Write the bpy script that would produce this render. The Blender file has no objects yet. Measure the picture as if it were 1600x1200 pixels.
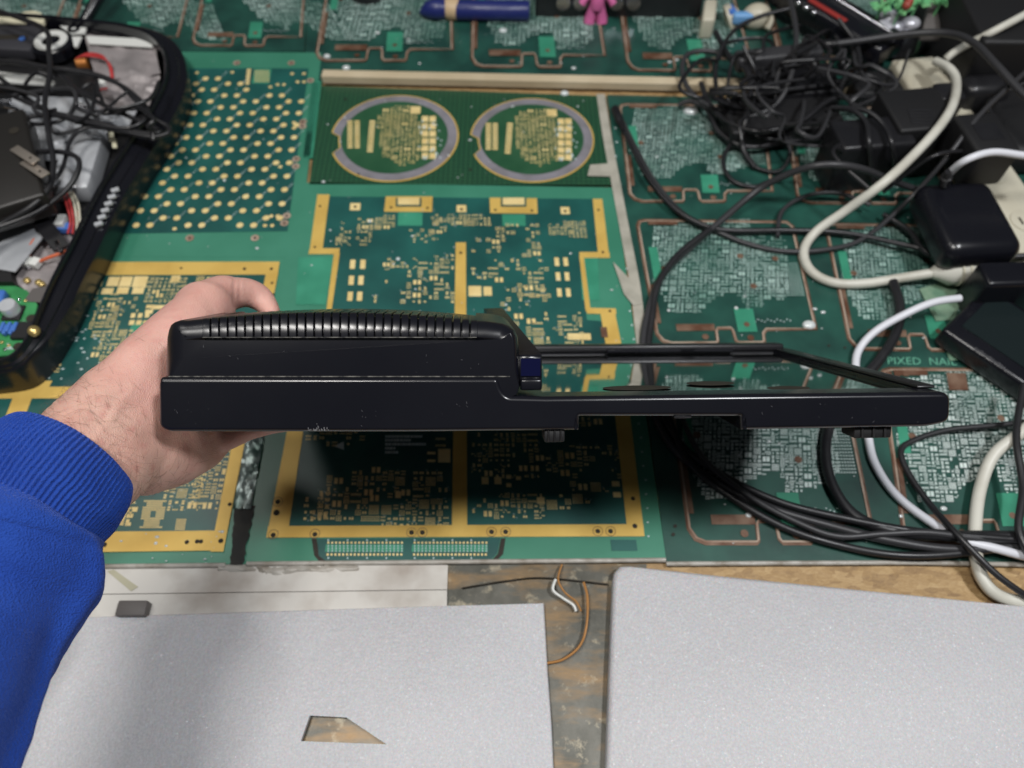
import bpy, bmesh, math, random
from mathutils import Vector, Matrix, noise
from mathutils.geometry import tessellate_polygon
random.seed(7)
R = math.radians
S = bpy.context.scene

# ------------------------------------------------------------------ camera
F = 1186.0                                   # focal length in pixels of a 1600 x 1200 frame
H = 0.50                                     # lens height above the bench
PITCH = 58.0
CAMLOC = Vector((0, 0, H))
cam_d = bpy.data.cameras.new('camera')
cam = bpy.data.objects.new('camera', cam_d)
S.collection.objects.link(cam)
cam.location = CAMLOC
cam.rotation_euler = (R(90 - PITCH), 0, 0)
cam_d.sensor_width = 36
cam_d.lens = F / 1600 * 36
cam_d.clip_start = 0.01
cam_d.clip_end = 50
cam_d.dof.use_dof = True
cam_d.dof.focus_distance = 0.375
cam_d.dof.aperture_fstop = 7.5
S.camera = cam
RM = Matrix.Rotation(R(90 - PITCH), 3, 'X')

# ------------------------------------------------------------------ world, lamps, exposure
W = bpy.data.worlds.new('World'); S.world = W; W.use_nodes = True
W.node_tree.nodes['Background'].inputs[0].default_value = (0.62, 0.68, 0.72, 1)
W.node_tree.nodes['Background'].inputs[1].default_value = 0.055

def area_lamp(name, loc, target, sx, sy, power, col):
    d = bpy.data.lights.new(name, 'AREA'); d.shape = 'RECTANGLE'
    d.size = sx; d.size_y = sy; d.energy = power; d.color = col
    o = bpy.data.objects.new(name, d); S.collection.objects.link(o)
    o.location = loc
    o.rotation_euler = (Vector(target) - Vector(loc)).to_track_quat('-Z', 'Y').to_euler()
    return o
area_lamp('ceiling_lamp_left', (-0.34, 0.03, 1.50), (-0.10, 0.30, 0), 0.46, 0.14, 11.5, (1.0, 0.97, 0.93))
area_lamp('ceiling_lamp_right', (0.62, 0.02, 1.50), (0.15, 0.30, 0), 0.20, 0.14, 12.8, (0.97, 0.98, 1.0))
area_lamp('ceiling_lamp_far', (-0.85, 0.85, 1.50), (-0.2, 0.40, 0), 0.25, 0.25, 2.4, (1.0, 0.97, 0.93))

S.view_settings.view_transform = 'Standard'
S.view_settings.look = 'None'
S.view_settings.gamma = 1
S.view_settings.exposure = 0.22
S.view_settings.use_curve_mapping = False
S.cycles.max_bounces = 6
S.cycles.use_denoising = True

# ------------------------------------------------------------------ pixel helpers (bench = plane z 0)
def ray(px, py):
    return RM @ Vector(((px - 800) / F, (600 - py) / F, -1))
def P(px, py, z=0.0):
    r = ray(px, py)
    return CAMLOC + r * ((z - H) / r.z)
def Cm(px, py, depth):
    return CAMLOC + ray(px, py) * depth
def depth_at(px, py, z=0.0):
    return (z - H) / ray(px, py).z
def mpp(px, py, z=0.0):                      # metres per pixel across / along the bench at a pixel
    s = depth_at(px, py, z) / F
    v = (P(px, py - .5, z) - P(px, py + .5, z)).length
    return s, v

# ------------------------------------------------------------------ mesh builder
class G:
    def __init__(s): s.v = []; s.f = []
    def add(s, vs, fs):
        n = len(s.v); s.v += [Vector(x) for x in vs]; s.f += [tuple(i + n for i in f) for f in fs]; return s
    def prism(s, pts, h, up=Vector((0, 0, 1)), bottom=False):
        n = len(pts); up = up * h
        fs = [tuple(range(n, 2 * n))] + [(i, (i + 1) % n, n + (i + 1) % n, n + i) for i in range(n)]
        if bottom: fs.append(tuple(reversed(range(n))))
        return s.add([Vector(p) for p in pts] + [Vector(p) + up for p in pts], fs)
    def box(s, c, ax, ay, az):               # half vectors
        c = Vector(c); vs = [c + ax * i + ay * j + az * k for k in (-1, 1) for j in (-1, 1) for i in (-1, 1)]
        return s.add(vs, [(0, 2, 3, 1), (4, 5, 7, 6), (0, 1, 5, 4), (2, 6, 7, 3), (0, 4, 6, 2), (1, 3, 7, 5)])
    def loft(s, rings, closed=True, cap0=True, cap1=True):
        n = len(rings[0]); vs = [p for r in rings for p in r]; fs = []
        for k in range(len(rings) - 1):
            for i in range(n if closed else n - 1):
                j = (i + 1) % n
                fs.append((k * n + i, k * n + j, (k + 1) * n + j, (k + 1) * n + i))
        for c, k in ((cap0, 0), (cap1, len(rings) - 1)):
            if not (closed and c): continue
            if n <= 32: fs.append(tuple(range(k * n, k * n + n)))
            else: fs += [tuple(k * n + i for i in tr) for tr in tessellate_polygon([[Vector(p) for p in rings[k]]])]
        return s.add(vs, fs)
    def tube(s, path, r, seg=8):
        path = [Vector(p) for p in path]; n = len(path)
        rs = r if isinstance(r, (list, tuple)) else [r] * n
        t0 = (path[1] - path[0]).normalized()
        u = t0.orthogonal().normalized(); rings = []
        for i, p in enumerate(path):
            t = (path[min(i + 1, n - 1)] - path[max(i - 1, 0)])
            if t.length < 1e-9: t = t0
            t = t.normalized()
            u = (u - t * u.dot(t)).normalized(); w = t.cross(u)
            rings.append([p + (u * math.cos(a) + w * math.sin(a)) * rs[i] for a in [2 * math.pi * k / seg for k in range(seg)]])
        return s.loft(rings)
    def lathe(s, base, axis, prof, seg=24, xs=1.0, u=None):
        base = Vector(base); axis = Vector(axis).normalized(); u = (u or axis.orthogonal()).normalized(); w = axis.cross(u)
        rings = [[base + axis * h + (u * math.cos(a) * xs + w * math.sin(a)) * r for a in [2 * math.pi * k / seg for k in range(seg)]] for r, h in prof]
        return s.loft(rings)
    def ball(s, c, rx, ry=None, rz=None, seg=16, rows=10):
        ry = ry or rx; rz = rz or rx; c = Vector(c)
        rings = [[c + Vector((rx * math.cos(a) * math.sin(t), ry * math.sin(a) * math.sin(t), -rz * math.cos(t)))
                  for a in [2 * math.pi * k / seg for k in range(seg)]] for t in [math.pi * (i + .02) / (rows + .04) for i in range(rows + 1)]]
        return s.loft(rings)
    def rbox(s, c, ax, ay, az, r, seg=3):    # rounded box, half vectors
        bm = bmesh.new(); bmesh.ops.create_cube(bm, size=2)
        L = (ax.length, ay.length, az.length)
        for v in bm.verts: v.co = Vector((v.co.x * L[0], v.co.y * L[1], v.co.z * L[2]))
        bmesh.ops.bevel(bm, geom=list(bm.edges), offset=min(r, min(L) * .98), segments=seg, profile=.5, affect='EDGES')
        bm.verts.index_update()
        X, Y, Z = ax.normalized(), ay.normalized(), az.normalized(); c = Vector(c)
        s.add([c + X * v.co.x + Y * v.co.y + Z * v.co.z for v in bm.verts], [[v.index for v in f.verts] for f in bm.faces])
        bm.free(); return s
    def mesh(s, name, smooth=None):
        m = bpy.data.meshes.new(name)
        m.from_pydata(s.v, [], s.f); m.validate()
        bm = bmesh.new(); bm.from_mesh(m); bmesh.ops.recalc_face_normals(bm, faces=bm.faces); bm.to_mesh(m); bm.free()
        if smooth is not None:
            m.shade_smooth()
            m.set_sharp_from_angle(angle=R(smooth))
        return m

WORLD0 = {}
def place(o, parent, wloc):
    S.collection.objects.link(o)
    if parent is not None:
        o.parent = parent
        o.location = Vector(wloc) - WORLD0[parent.name]
    else: o.location = wloc
    WORLD0[o.name] = Vector(wloc)
    return o
def part(name, g, m, parent=None, smooth=None, kind=None, label=None):
    me = g if isinstance(g, bpy.types.Mesh) else g.mesh(name, smooth)
    if m is not None and not me.materials: me.materials.append(m)
    o = place(bpy.data.objects.new(name, me), parent, (0, 0, 0))
    if kind: o['kind'] = kind
    if label: o['label'] = label
    return o
def tag(o, label, cat, group=None):
    o['label'] = label; o['category'] = cat
    if group: o['group'] = group
    return o
def thing(name, label, cat, loc, group=None):
    o = place(bpy.data.objects.new(name, None), None, loc); o.empty_display_size = .01
    return tag(o, label, cat, group)
def shared(name, me, m, parent, wloc, rot=None):
    if not me.materials: me.materials.append(m)
    o = place(bpy.data.objects.new(name, me), parent, wloc)
    if rot is not None: o.rotation_euler = rot
    return o

def spline(pts, n=8):                        # Catmull-Rom through points
    pts = [Vector(p) for p in pts]; out = []
    for i in range(len(pts) - 1):
        a = pts[max(i - 1, 0)]; b = pts[i]; c = pts[i + 1]; d = pts[min(i + 2, len(pts) - 1)]
        for k in range(n):
            t = k / n
            out.append(.5 * ((2 * b) + (c - a) * t + (2 * a - 5 * b + 4 * c - d) * t * t + (3 * b - a - 3 * c + d) * t ** 3))
    out.append(pts[-1]); return out
def round_poly(pts, n=5):                    # pts: (x, y, radius)
    out = []
    for i, (x, y, r) in enumerate(pts):
        p = Vector((x, y)); a = Vector(pts[i - 1][:2]); b = Vector(pts[(i + 1) % len(pts)][:2])
        if r <= 0: out.append(p); continue
        da, db = (a - p), (b - p); d = min(r, da.length * .49, db.length * .49)
        s, e = p + da.normalized() * d, p + db.normalized() * d
        for k in range(n + 1):
            t = k / n; out.append(s * (1 - t) ** 2 + p * 2 * t * (1 - t) + e * t * t)
    return out

# ------------------------------------------------------------------ materials
def nd(nt, typ, **kw):
    n = nt.nodes.new(typ)
    for k, v in kw.items(): setattr(n, k, v)
    return n
def mat(name, col, rough=.5, metal=0.0, spec=.5, coat=0.0, coatr=.1, var=None, bump=None, sss=0.0, trans=0.0, dust=None, rvar=None, emit=None):
    m = bpy.data.materials.new(name); m.use_nodes = True
    nt = m.node_tree; b = nt.nodes['Principled BSDF']
    b.inputs['Base Color'].default_value = (*col, 1); b.inputs['Roughness'].default_value = rough
    b.inputs['Metallic'].default_value = metal; b.inputs['Specular IOR Level'].default_value = spec
    b.inputs['Coat Weight'].default_value = coat; b.inputs['Coat Roughness'].default_value = coatr
    if trans: b.inputs['Transmission Weight'].default_value = trans
    if sss:
        b.inputs['Subsurface Weight'].default_value = sss; b.inputs['Subsurface Scale'].default_value = .006
        b.inputs['Subsurface Radius'].default_value = (1, .35, .2)
    geo = nd(nt, 'ShaderNodeNewGeometry'); pos = geo.outputs['Position']; csock = None
    if var:                                  # (scale, second colour, lo, hi[, detail])
        nz = nd(nt, 'ShaderNodeTexNoise'); nz.inputs['Scale'].default_value = var[0]
        nz.inputs['Detail'].default_value = var[4] if len(var) > 4 else 6; nt.links.new(pos, nz.inputs['Vector'])
        mr = nd(nt, 'ShaderNodeMapRange'); mr.inputs[1].default_value = var[2]; mr.inputs[2].default_value = var[3]
        nt.links.new(nz.outputs['Fac'], mr.inputs[0])
        mx = nd(nt, 'ShaderNodeMix', data_type='RGBA'); mx.inputs[6].default_value = (*col, 1); mx.inputs[7].default_value = (*var[1], 1)
        nt.links.new(mr.outputs[0], mx.inputs[0]); csock = mx.outputs[2]
    if dust:                                 # (scale, colour, threshold): scattered small specks
        vo = nd(nt, 'ShaderNodeTexVoronoi'); vo.inputs['Scale'].default_value = dust[0]; nt.links.new(pos, vo.inputs['Vector'])
        wn = nd(nt, 'ShaderNodeSeparateColor'); nt.links.new(vo.outputs['Color'], wn.inputs[0])
        ml = nd(nt, 'ShaderNodeMath', operation='MULTIPLY'); ml.inputs[1].default_value = dust[2]; nt.links.new(wn.outputs[0], ml.inputs[0])
        p3 = nd(nt, 'ShaderNodeMath', operation='POWER'); p3.inputs[1].default_value = 4; nt.links.new(ml.outputs[0], p3.inputs[0])
        lt = nd(nt, 'ShaderNodeMath', operation='LESS_THAN'); nt.links.new(vo.outputs['Distance'], lt.inputs[0]); nt.links.new(p3.outputs[0], lt.inputs[1])
        sc = nd(nt, 'ShaderNodeMath', operation='MULTIPLY'); sc.inputs[1].default_value = dust[3] if len(dust) > 3 else .5; nt.links.new(lt.outputs[0], sc.inputs[0])
        mx = nd(nt, 'ShaderNodeMix', data_type='RGBA'); mx.inputs[7].default_value = (*dust[1], 1); mx.inputs[6].default_value = (*col, 1)
        if csock: nt.links.new(csock, mx.inputs[6])
        nt.links.new(sc.outputs[0], mx.inputs[0]); csock = mx.outputs[2]
    if csock: nt.links.new(csock, b.inputs['Base Color'])
    if rvar:                                 # (scale, lo rough, hi rough)
        nz = nd(nt, 'ShaderNodeTexNoise'); nz.inputs['Scale'].default_value = rvar[0]; nz.inputs['Detail'].default_value = 5; nt.links.new(pos, nz.inputs['Vector'])
        mr = nd(nt, 'ShaderNodeMapRange'); mr.inputs[1].default_value = .3; mr.inputs[2].default_value = .7; mr.inputs[3].default_value = rvar[1]; mr.inputs[4].default_value = rvar[2]
        nt.links.new(nz.outputs['Fac'], mr.inputs[0]); nt.links.new(mr.outputs[0], b.inputs['Roughness'])
    if bump:                                 # (scale, strength, distance)
        nz = nd(nt, 'ShaderNodeTexNoise'); nz.inputs['Scale'].default_value = bump[0]; nz.inputs['Detail'].default_value = 6; nt.links.new(pos, nz.inputs['Vector'])
        bp = nd(nt, 'ShaderNodeBump'); bp.inputs['Strength'].default_value = bump[1]; bp.inputs['Distance'].default_value = bump[2]
        nt.links.new(nz.outputs['Fac'], bp.inputs['Height']); nt.links.new(bp.outputs[0], b.inputs['Normal'])
    if emit:
        b.inputs['Emission Color'].default_value = (*emit[0], 1); b.inputs['Emission Strength'].default_value = emit[1]
    m['b'] = 1
    return m
M = {}
M['mask_light'] = mat('light_green_solder_mask', (.034, .185, .115), .45, coat=.35, coatr=.30, var=(14, (.055, .245, .16), .35, .75), bump=(60, .15, .0006), dust=(260, (.45, .55, .5), .32, .6))
M['mask_teal'] = mat('teal_solder_mask', (.005, .062, .056), .45, coat=.35, coatr=.30, var=(18, (.012, .11, .093), .35, .7), bump=(60, .1, .0005), dust=(300, (.35, .5, .5), .33, .5))
M['mask_dark'] = mat('dark_green_solder_mask', (.007, .040, .032), .42, coat=.45, coatr=.28, var=(25, (.018, .092, .068), .35, .72), bump=(45, .25, .0008), dust=(240, (.5, .6, .55), .34, .6))
M['mask_moss'] = mat('moss_green_solder_mask', (.016, .075, .034), .4, coat=.3, coatr=.15, var=(30, (.03, .105, .05), .35, .7), dust=(220, (.5, .5, .4), .33, .6))
M['gold'] = mat('gold_plating', (.74, .50, .13), .45, metal=.25, var=(35, (.60, .38, .085), .4, .75), bump=(90, .1, .0004), dust=(260, (.12, .07, .02), .31, .7))
M['gold_pad'] = mat('gold_pad_plating', (.86, .68, .32), .42, metal=.15, var=(60, (.74, .55, .22), .4, .7))
M['tin'] = mat('tinned_pads', (.46, .62, .57), .42, metal=.1, var=(16, (.17, .31, .26), .40, .64))
M['tin_lit'] = mat('lit_tinned_pads', (.74, .82, .79), .4, metal=.15, var=(16, (.48, .60, .56), .40, .64))  # same tin, lightened to paint in the stronger light on the near cells
M['silk'] = mat('pale_silkscreen', (.52, .62, .62), .6)
M['copper'] = mat('worn_copper', (.11, .048, .026), .5, metal=.2, var=(60, (.22, .14, .095), .4, .65))
M['route_pale'] = mat('pale_routed_edge', (.40, .31, .24), .6, var=(50, (.20, .10, .06), .42, .7))
M['green_pad'] = mat('bright_green_pad', (.035, .23, .14), .4, coat=.3, var=(40, (.05, .29, .18), .4, .7))
M['hole'] = mat('dark_drill_hole', (.02, .016, .01), .7)
M['lilac'] = mat('grey_lilac_bare_laminate', (.23, .22, .25), .55, var=(60, (.16, .155, .165), .35, .7), bump=(200, .3, .0005))
M['black_gloss'] = mat('black_glossy_plastic', (.0060, .0063, .0095), .2, spec=.55, dust=(300, (.5, .5, .5), .24, .3), rvar=(10, .20, .32), bump=(40, .03, .0004))
M['black_panel'] = mat('black_mirror_panel', (.006, .007, .007), .06, spec=.9, coat=1.0, coatr=.03, dust=(500, (.5, .5, .5), .30, .25), bump=(9, .05, .001))
M['black_satin'] = mat('black_satin_plastic', (.010, .010, .012), .34, var=(30, (.016, .016, .018), .4, .7), dust=(300, (.35, .35, .35), .31, .4))
M['black_matt'] = mat('black_matt_plastic', (.008, .008, .009), .55, bump=(600, .15, .0003), dust=(260, (.3, .3, .3), .31, .4))
M['rubber'] = mat('black_cable_jacket', (.016, .016, .018), .38, rvar=(40, .28, .5))
M['rubber_grey'] = mat('charcoal_cable_jacket', (.035, .035, .038), .42)
M['cream'] = mat('cream_plastic', (.58, .55, .44), .4, var=(20, (.46, .42, .32), .4, .75), dust=(200, (.1, .08, .05), .32, .5))
M['cord_white'] = mat('off_white_cord_jacket', (.62, .61, .54), .42, var=(30, (.45, .43, .36), .45, .75))
M['cord_cool'] = mat('white_usb_cord_jacket', (.68, .69, .74), .4)
M['steel'] = mat('brushed_steel_sheet', (.68, .70, .73), .26, metal=.35, var=(14, (.46, .48, .51), .4, .7), bump=(20, .5, .003))
M['foil'] = mat('dull_foil_insulation', (.40, .36, .36), .45, metal=.25, var=(35, (.24, .22, .22), .35, .7), bump=(28, .6, .003))
M['white_plastic'] = mat('white_nylon', (.70, .71, .68), .45)
M['ivory'] = mat('ivory_plastic', (.70, .66, .48), .45)
M['red_wire'] = mat('red_wire_jacket', (.50, .05, .05), .4)
M['orange_wire'] = mat('orange_wire_jacket', (.62, .14, .06), .45)
M['orange_thread'] = mat('rusty_orange_strand', (.42, .20, .06), .6)
M['brass'] = mat('brass', (.66, .50, .20), .3, metal=.8)
M['chrome'] = mat('chrome', (.62, .62, .66), .16, metal=1.0)
M['blue_cap'] = mat('blue_capacitor_coating', (.06, .17, .52), .4)
M['blue_vinyl'] = mat('navy_blue_vinyl', (.014, .022, .13), .38, bump=(70, .4, .002))
M['pcb_green'] = mat('bright_circuit_board', (.03, .21, .065), .4, coat=.3, var=(60, (.05, .30, .10), .4, .7))
M['pink'] = mat('pink_rubber', (.62, .14, .34), .5)
M['grey_metal'] = mat('dark_grey_block', (.11, .10, .095), .5)
M['resin'] = mat('dried_glue', (.42, .40, .36), .35, var=(80, (.25, .22, .18), .4, .7), bump=(120, .7, .002))
M['shiny_drop'] = mat('clear_glue_drop', (.62, .66, .66), .1, spec=.8)
# ================================================================== the bench top
def osb_mat():
    m = mat('oriented_strand_board', (.36, .23, .10), .55, bump=(120, .5, .001))
    nt = m.node_tree; b = nt.nodes['Principled BSDF']; geo = nd(nt, 'ShaderNodeNewGeometry')
    mp = nd(nt, 'ShaderNodeMapping'); mp.inputs['Scale'].default_value = (45, 110, 60); mp.inputs['Rotation'].default_value = (0, 0, -.45); nt.links.new(geo.outputs['Position'], mp.inputs[0])
    vo = nd(nt, 'ShaderNodeTexVoronoi'); vo.inputs['Scale'].default_value = 2.6; nt.links.new(mp.outputs[0], vo.inputs['Vector'])
    sp = nd(nt, 'ShaderNodeSeparateColor'); nt.links.new(vo.outputs['Color'], sp.inputs[0])
    wv = nd(nt, 'ShaderNodeTexNoise'); wv.inputs['Scale'].default_value = 2.2; wv.inputs['Detail'].default_value = 12; wv.inputs['Roughness'].default_value = .7; wv.inputs['Distortion'].default_value = 2.5; nt.links.new(mp.outputs[0], wv.inputs['Vector'])
    ad = nd(nt, 'ShaderNodeMath', operation='ADD'); vm = nd(nt, 'ShaderNodeMath', operation='MULTIPLY'); vm.inputs[1].default_value = .38; nt.links.new(sp.outputs[0], vm.inputs[0]); nt.links.new(vm.outputs[0], ad.inputs[0]); nt.links.new(wv.outputs['Fac'], ad.inputs[1])
    cr = nd(nt, 'ShaderNodeValToRGB'); e = cr.color_ramp.elements
    e[0].position = .25; e[0].color = (.20, .12, .055, 1); e[1].position = 1.4 / 1.6; e[1].color = (.52, .37, .19, 1)
    k = cr.color_ramp.elements.new(.55); k.color = (.36, .23, .10, 1)
    ml = nd(nt, 'ShaderNodeMath', operation='MULTIPLY'); ml.inputs[1].default_value = .78; nt.links.new(ad.outputs[0], ml.inputs[0])
    nt.links.new(ml.outputs[0], cr.inputs[0]); nt.links.new(cr.outputs[0], b.inputs['Base Color'])
    return m
def rust_mat():
    m = mat('rusty_galvanised_sheet', (.17, .20, .20), .42, metal=.3, bump=(60, .4, .001))
    nt = m.node_tree; b = nt.nodes['Principled BSDF']; geo = nd(nt, 'ShaderNodeNewGeometry')
    def noise_f(sc, sx, sy, lo, hi):
        mp = nd(nt, 'ShaderNodeMapping'); mp.inputs['Scale'].default_value = (sx, sy, 1); nt.links.new(geo.outputs['Position'], mp.inputs[0])
        z = nd(nt, 'ShaderNodeTexNoise'); z.inputs['Scale'].default_value = sc; z.inputs['Detail'].default_value = 9; z.inputs['Roughness'].default_value = .65; nt.links.new(mp.outputs[0], z.inputs['Vector'])
        r = nd(nt, 'ShaderNodeMapRange'); r.inputs[1].default_value = lo; r.inputs[2].default_value = hi; nt.links.new(z.outputs['Fac'], r.inputs[0]); return r.outputs[0]
    def mix(f, a, c):
        x = nd(nt, 'ShaderNodeMix', data_type='RGBA'); nt.links.new(f, x.inputs[0])
        if isinstance(a, tuple): x.inputs[6].default_value = (*a, 1)
        else: nt.links.new(a, x.inputs[6])
        x.inputs[7].default_value = (*c, 1); return x.outputs[2]
    c = mix(noise_f(28, 1, .6, .38, .62), (.135, .13, .11), (.062, .062, .05))
    c = mix(noise_f(45, .35, 1.3, .47, .66), c, (.25, .16, .075))
    c = mix(noise_f(80, 1, 1, .57, .72), c, (.40, .35, .25))
    nt.links.new(c, b.inputs['Base Color']); return m
def foam_mat():
    m = mat('white_polyethylene_foam', (.555, .553, .57), .6, var=(650, (.485, .483, .50), .35, .65, 8))
    nt = m.node_tree; b = nt.nodes['Principled BSDF']; geo = nd(nt, 'ShaderNodeNewGeometry')
    vo = nd(nt, 'ShaderNodeTexVoronoi'); vo.inputs['Scale'].default_value = 1450; nt.links.new(geo.outputs['Position'], vo.inputs['Vector'])
    vs = nd(nt, 'ShaderNodeVectorMath', operation='SUBTRACT'); vs.inputs[1].default_value = (.5, .5, .5); nt.links.new(vo.outputs['Color'], vs.inputs[0])
    vm = nd(nt, 'ShaderNodeVectorMath', operation='SCALE'); vm.inputs['Scale'].default_value = 1.15; nt.links.new(vs.outputs[0], vm.inputs[0])
    va = nd(nt, 'ShaderNodeVectorMath', operation='ADD'); nt.links.new(vm.outputs[0], va.inputs[0]); nt.links.new(geo.outputs['Normal'], va.inputs[1])
    vn = nd(nt, 'ShaderNodeVectorMath', operation='NORMALIZE'); nt.links.new(va.outputs[0], vn.inputs[0])
    b.inputs['Coat Weight'].default_value = .26; b.inputs['Coat Roughness'].default_value = .26
    nt.links.new(vn.outputs[0], b.inputs['Coat Normal'])
    n2 = nd(nt, 'ShaderNodeTexNoise'); n2.inputs['Scale'].default_value = 500; n2.inputs['Detail'].default_value = 3; nt.links.new(geo.outputs['Position'], n2.inputs['Vector'])
    bp = nd(nt, 'ShaderNodeBump'); bp.inputs['Strength'].default_value = .5; bp.inputs['Distance'].default_value = .0008; nt.links.new(n2.outputs['Fac'], bp.inputs['Height']); nt.links.new(bp.outputs[0], b.inputs['Normal'])
    n3 = nd(nt, 'ShaderNodeTexNoise'); n3.inputs['Scale'].default_value = 11; n3.inputs['Detail'].default_value = 4; nt.links.new(geo.outputs['Position'], n3.inputs['Vector'])
    b3 = nd(nt, 'ShaderNodeBump'); b3.inputs['Strength'].default_value = .6; b3.inputs['Distance'].default_value = .006; nt.links.new(n3.outputs['Fac'], b3.inputs['Height']); nt.links.new(b3.outputs[0], bp.inputs['Normal'])
    b.inputs['Subsurface Weight'].default_value = .25; b.inputs['Subsurface Scale'].default_value = .004
    return m
M['osb'] = osb_mat(); M['rust'] = rust_mat(); M['foam'] = foam_mat()
M['wood'] = mat('pale_pine', (.58, .49, .34), .6, var=(14, (.45, .36, .23), .4, .7), bump=(150, .3, .0006))
M['trim'] = mat('dirty_white_laminate', (.56, .54, .50), .42, var=(22, (.34, .30, .26), .46, .70), dust=(110, (.10, .085, .07), .47, .85))
M['tape'] = mat('aged_beige_tape', (.42, .40, .34), .4, var=(60, (.30, .29, .24), .4, .7), bump=(80, .5, .001))

bt = part('bench_top', G().box((0, .55, -.020), Vector((1.6, 0, 0)), Vector((0, .85, 0)), Vector((0, 0, .018))), M['osb']); bt['kind'] = 'structure'

# ================================================================== circuit-board helpers
Z0 = .0016                                   # top of a board
def flat(g, pxs, z0, h):                     # prism from a pixel polygon on the bench
    return g.prism([P(x, y, z0) for x, y in pxs], h)
class Bd:
    def __init__(s, q):
        a = [P(*c) for c in q]
        s.u = ((a[1] - a[0]).normalized() + (a[2] - a[3]).normalized()).normalized()
        s.v = ((a[0] - a[3]).normalized() + (a[1] - a[2]).normalized()).normalized()
        s.q = q
    def pad(s, g, px, py, w, h, z=Z0 + .0003, t=.00015, world=False):
        c = P(px, py, z)
        if not world:
            a, b = mpp(px, py); w *= a; h *= b
        ux, vy = s.u * w / 2, s.v * h / 2
        g.prism([c - ux - vy, c + ux - vy, c + ux + vy, c - ux + vy], t)
    def padw(s, g, c, w, h, z, t=.00015):
        ux, vy = s.u * w / 2, s.v * h / 2; c = Vector((c.x, c.y, z))
        g.prism([c - ux - vy, c + ux - vy, c + ux + vy, c - ux + vy], t)
    def disc(s, g, px, py, r, z=Z0 + .0003, t=.0002, seg=14):
        a, b = mpp(px, py); c = P(px, py, z)
        g.prism([c + (s.u * math.cos(k * 2 * math.pi / seg) + s.v * math.sin(k * 2 * math.pi / seg)) * r * a for k in range(seg)], t)
def inside(p, poly):
    c = False; n = len(poly)
    for i in range(n):
        a, b = poly[i], poly[i - 1]
        if (a[1] > p[1]) != (b[1] > p[1]) and p[0] < (b[0] - a[0]) * (p[1] - a[1]) / (b[1] - a[1]) + a[0]: c = not c
    return c
def footprints(B, poly, rng, gp, gs, dens=.7, cell=.0048, z=Z0 + .0003, big=.12, fat=1.15):
    """fill a pixel polygon with component footprints: chip pairs, pin rows, pad grids, single pads"""
    wp = [P(*c) for c in poly]; o = wp[0]
    uv = [((p - o).dot(B.u), (p - o).dot(B.v)) for p in wp]
    u0, u1 = min(a for a, _ in uv), max(a for a, _ in uv); v0, v1 = min(b for _, b in uv), max(b for _, b in uv)
    nu, nv = int((u1 - u0) / cell), int((v1 - v0) / cell)
    used = set()
    for j in range(nv):
        for i in range(nu):
            if (i, j) in used: continue
            cu, cv = u0 + (i + .5) * cell, v0 + (j + .5) * cell
            if not inside((cu, cv), uv): continue
            # clumps: empty areas stay empty
            if noise.noise(Vector((cu * 38 + 3.1, cv * 38, rng.a))) * 1.3 + rng.random() * .9 > dens: continue
            k = rng.random(); c = o + B.u * cu + B.v * cv
            def at(du, dv, w, h, gg=gp):
                B.padw(gg, c + B.u * du + B.v * dv, w * (fat if gg is gp else 1), h * (fat if gg is gp else 1), z)
            e = cell
            if k < .34:
                if rng.random() < .5: at(-e * .2, 0, e * .24, e * .36); at(e * .2, 0, e * .24, e * .36)
                else: at(0, -e * .2, e * .36, e * .24); at(0, e * .2, e * .36, e * .24)
            elif k < .50:
                for a in (-.3, -.1, .1, .3): at(a * e, .26 * e, e * .12, e * .2); at(a * e, -.26 * e, e * .12, e * .2)
            elif k < .62:
                for a in (-.33, 0, .33):
                    for b in (-.33, 0, .33): at(a * e, b * e, e * .17, e * .17)
            elif k < .62 + big and inside((cu + e, cv), uv) and inside((cu + e, cv + e), uv):
                used.update([(i + 1, j), (i, j + 1), (i + 1, j + 1)])
                c = c + (B.u + B.v) * e * .5; q = rng.random()
                if q < .4:
                    at(-.42 * e, 0, .5 * e, .9 * e); at(.42 * e, 0, .5 * e, .9 * e)
                elif q < .75:
                    for a in range(7):
                        at((a - 3) * .25 * e, .62 * e, .13 * e, .34 * e); at((a - 3) * .25 * e, -.62 * e, .13 * e, .34 * e)
                else:
                    for a in range(6):
                        for b in range(6): at((a - 2.5) * .27 * e, (b - 2.5) * .27 * e, .15 * e, .15 * e)
            elif k < .88:
                at(0, 0, e * rng.uniform(.2, .45), e * rng.uniform(.2, .4))
            else:
                for a in range(3): at((a - 1) * .3 * e, rng.choice((-.2, .2)) * e, e * .18, e * .18)
            if gs is not None and rng.random() < .35:
                at(e * rng.uniform(-.5, .5), e * .52, e * rng.uniform(.1, .5), e * .07, gs)
                if rng.random() < .5: at(e * .5, e * rng.uniform(-.4, .4), e * .06, e * rng.uniform(.1, .35), gs)
class Rg(random.Random):
    def __init__(s, seed): super().__init__(seed); s.a = seed * 7.3
def ribbon(g, B, pts, w, z, t=.0002, closed=True):     # pts in world, w in metres: one band along a line
    pts = [Vector((p.x, p.y, z)) for p in pts]; n = len(pts); L = []; Rr = []
    for i, p in enumerate(pts):
        a = pts[i - 1] if (closed or i) else p; b = pts[(i + 1) % n] if (closed or i < n - 1) else p
        d = (b - a).normalized(); nn = Vector((-d.y, d.x, 0)); L.append(p + nn * w / 2); Rr.append(p - nn * w / 2)
    up = Vector((0, 0, t)); m = n if closed else n - 1
    for i in range(m):
        j = (i + 1) % n
        g.add([L[i] + up, L[j] + up, Rr[j] + up, Rr[i] + up], [(0, 1, 2, 3)])
def bilin(q, u, v):
    a = [P(*c) for c in q]
    return (a[0] * (1 - u) + a[1] * u) * (1 - v) + (a[3] * (1 - u) + a[2] * u) * v
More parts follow.
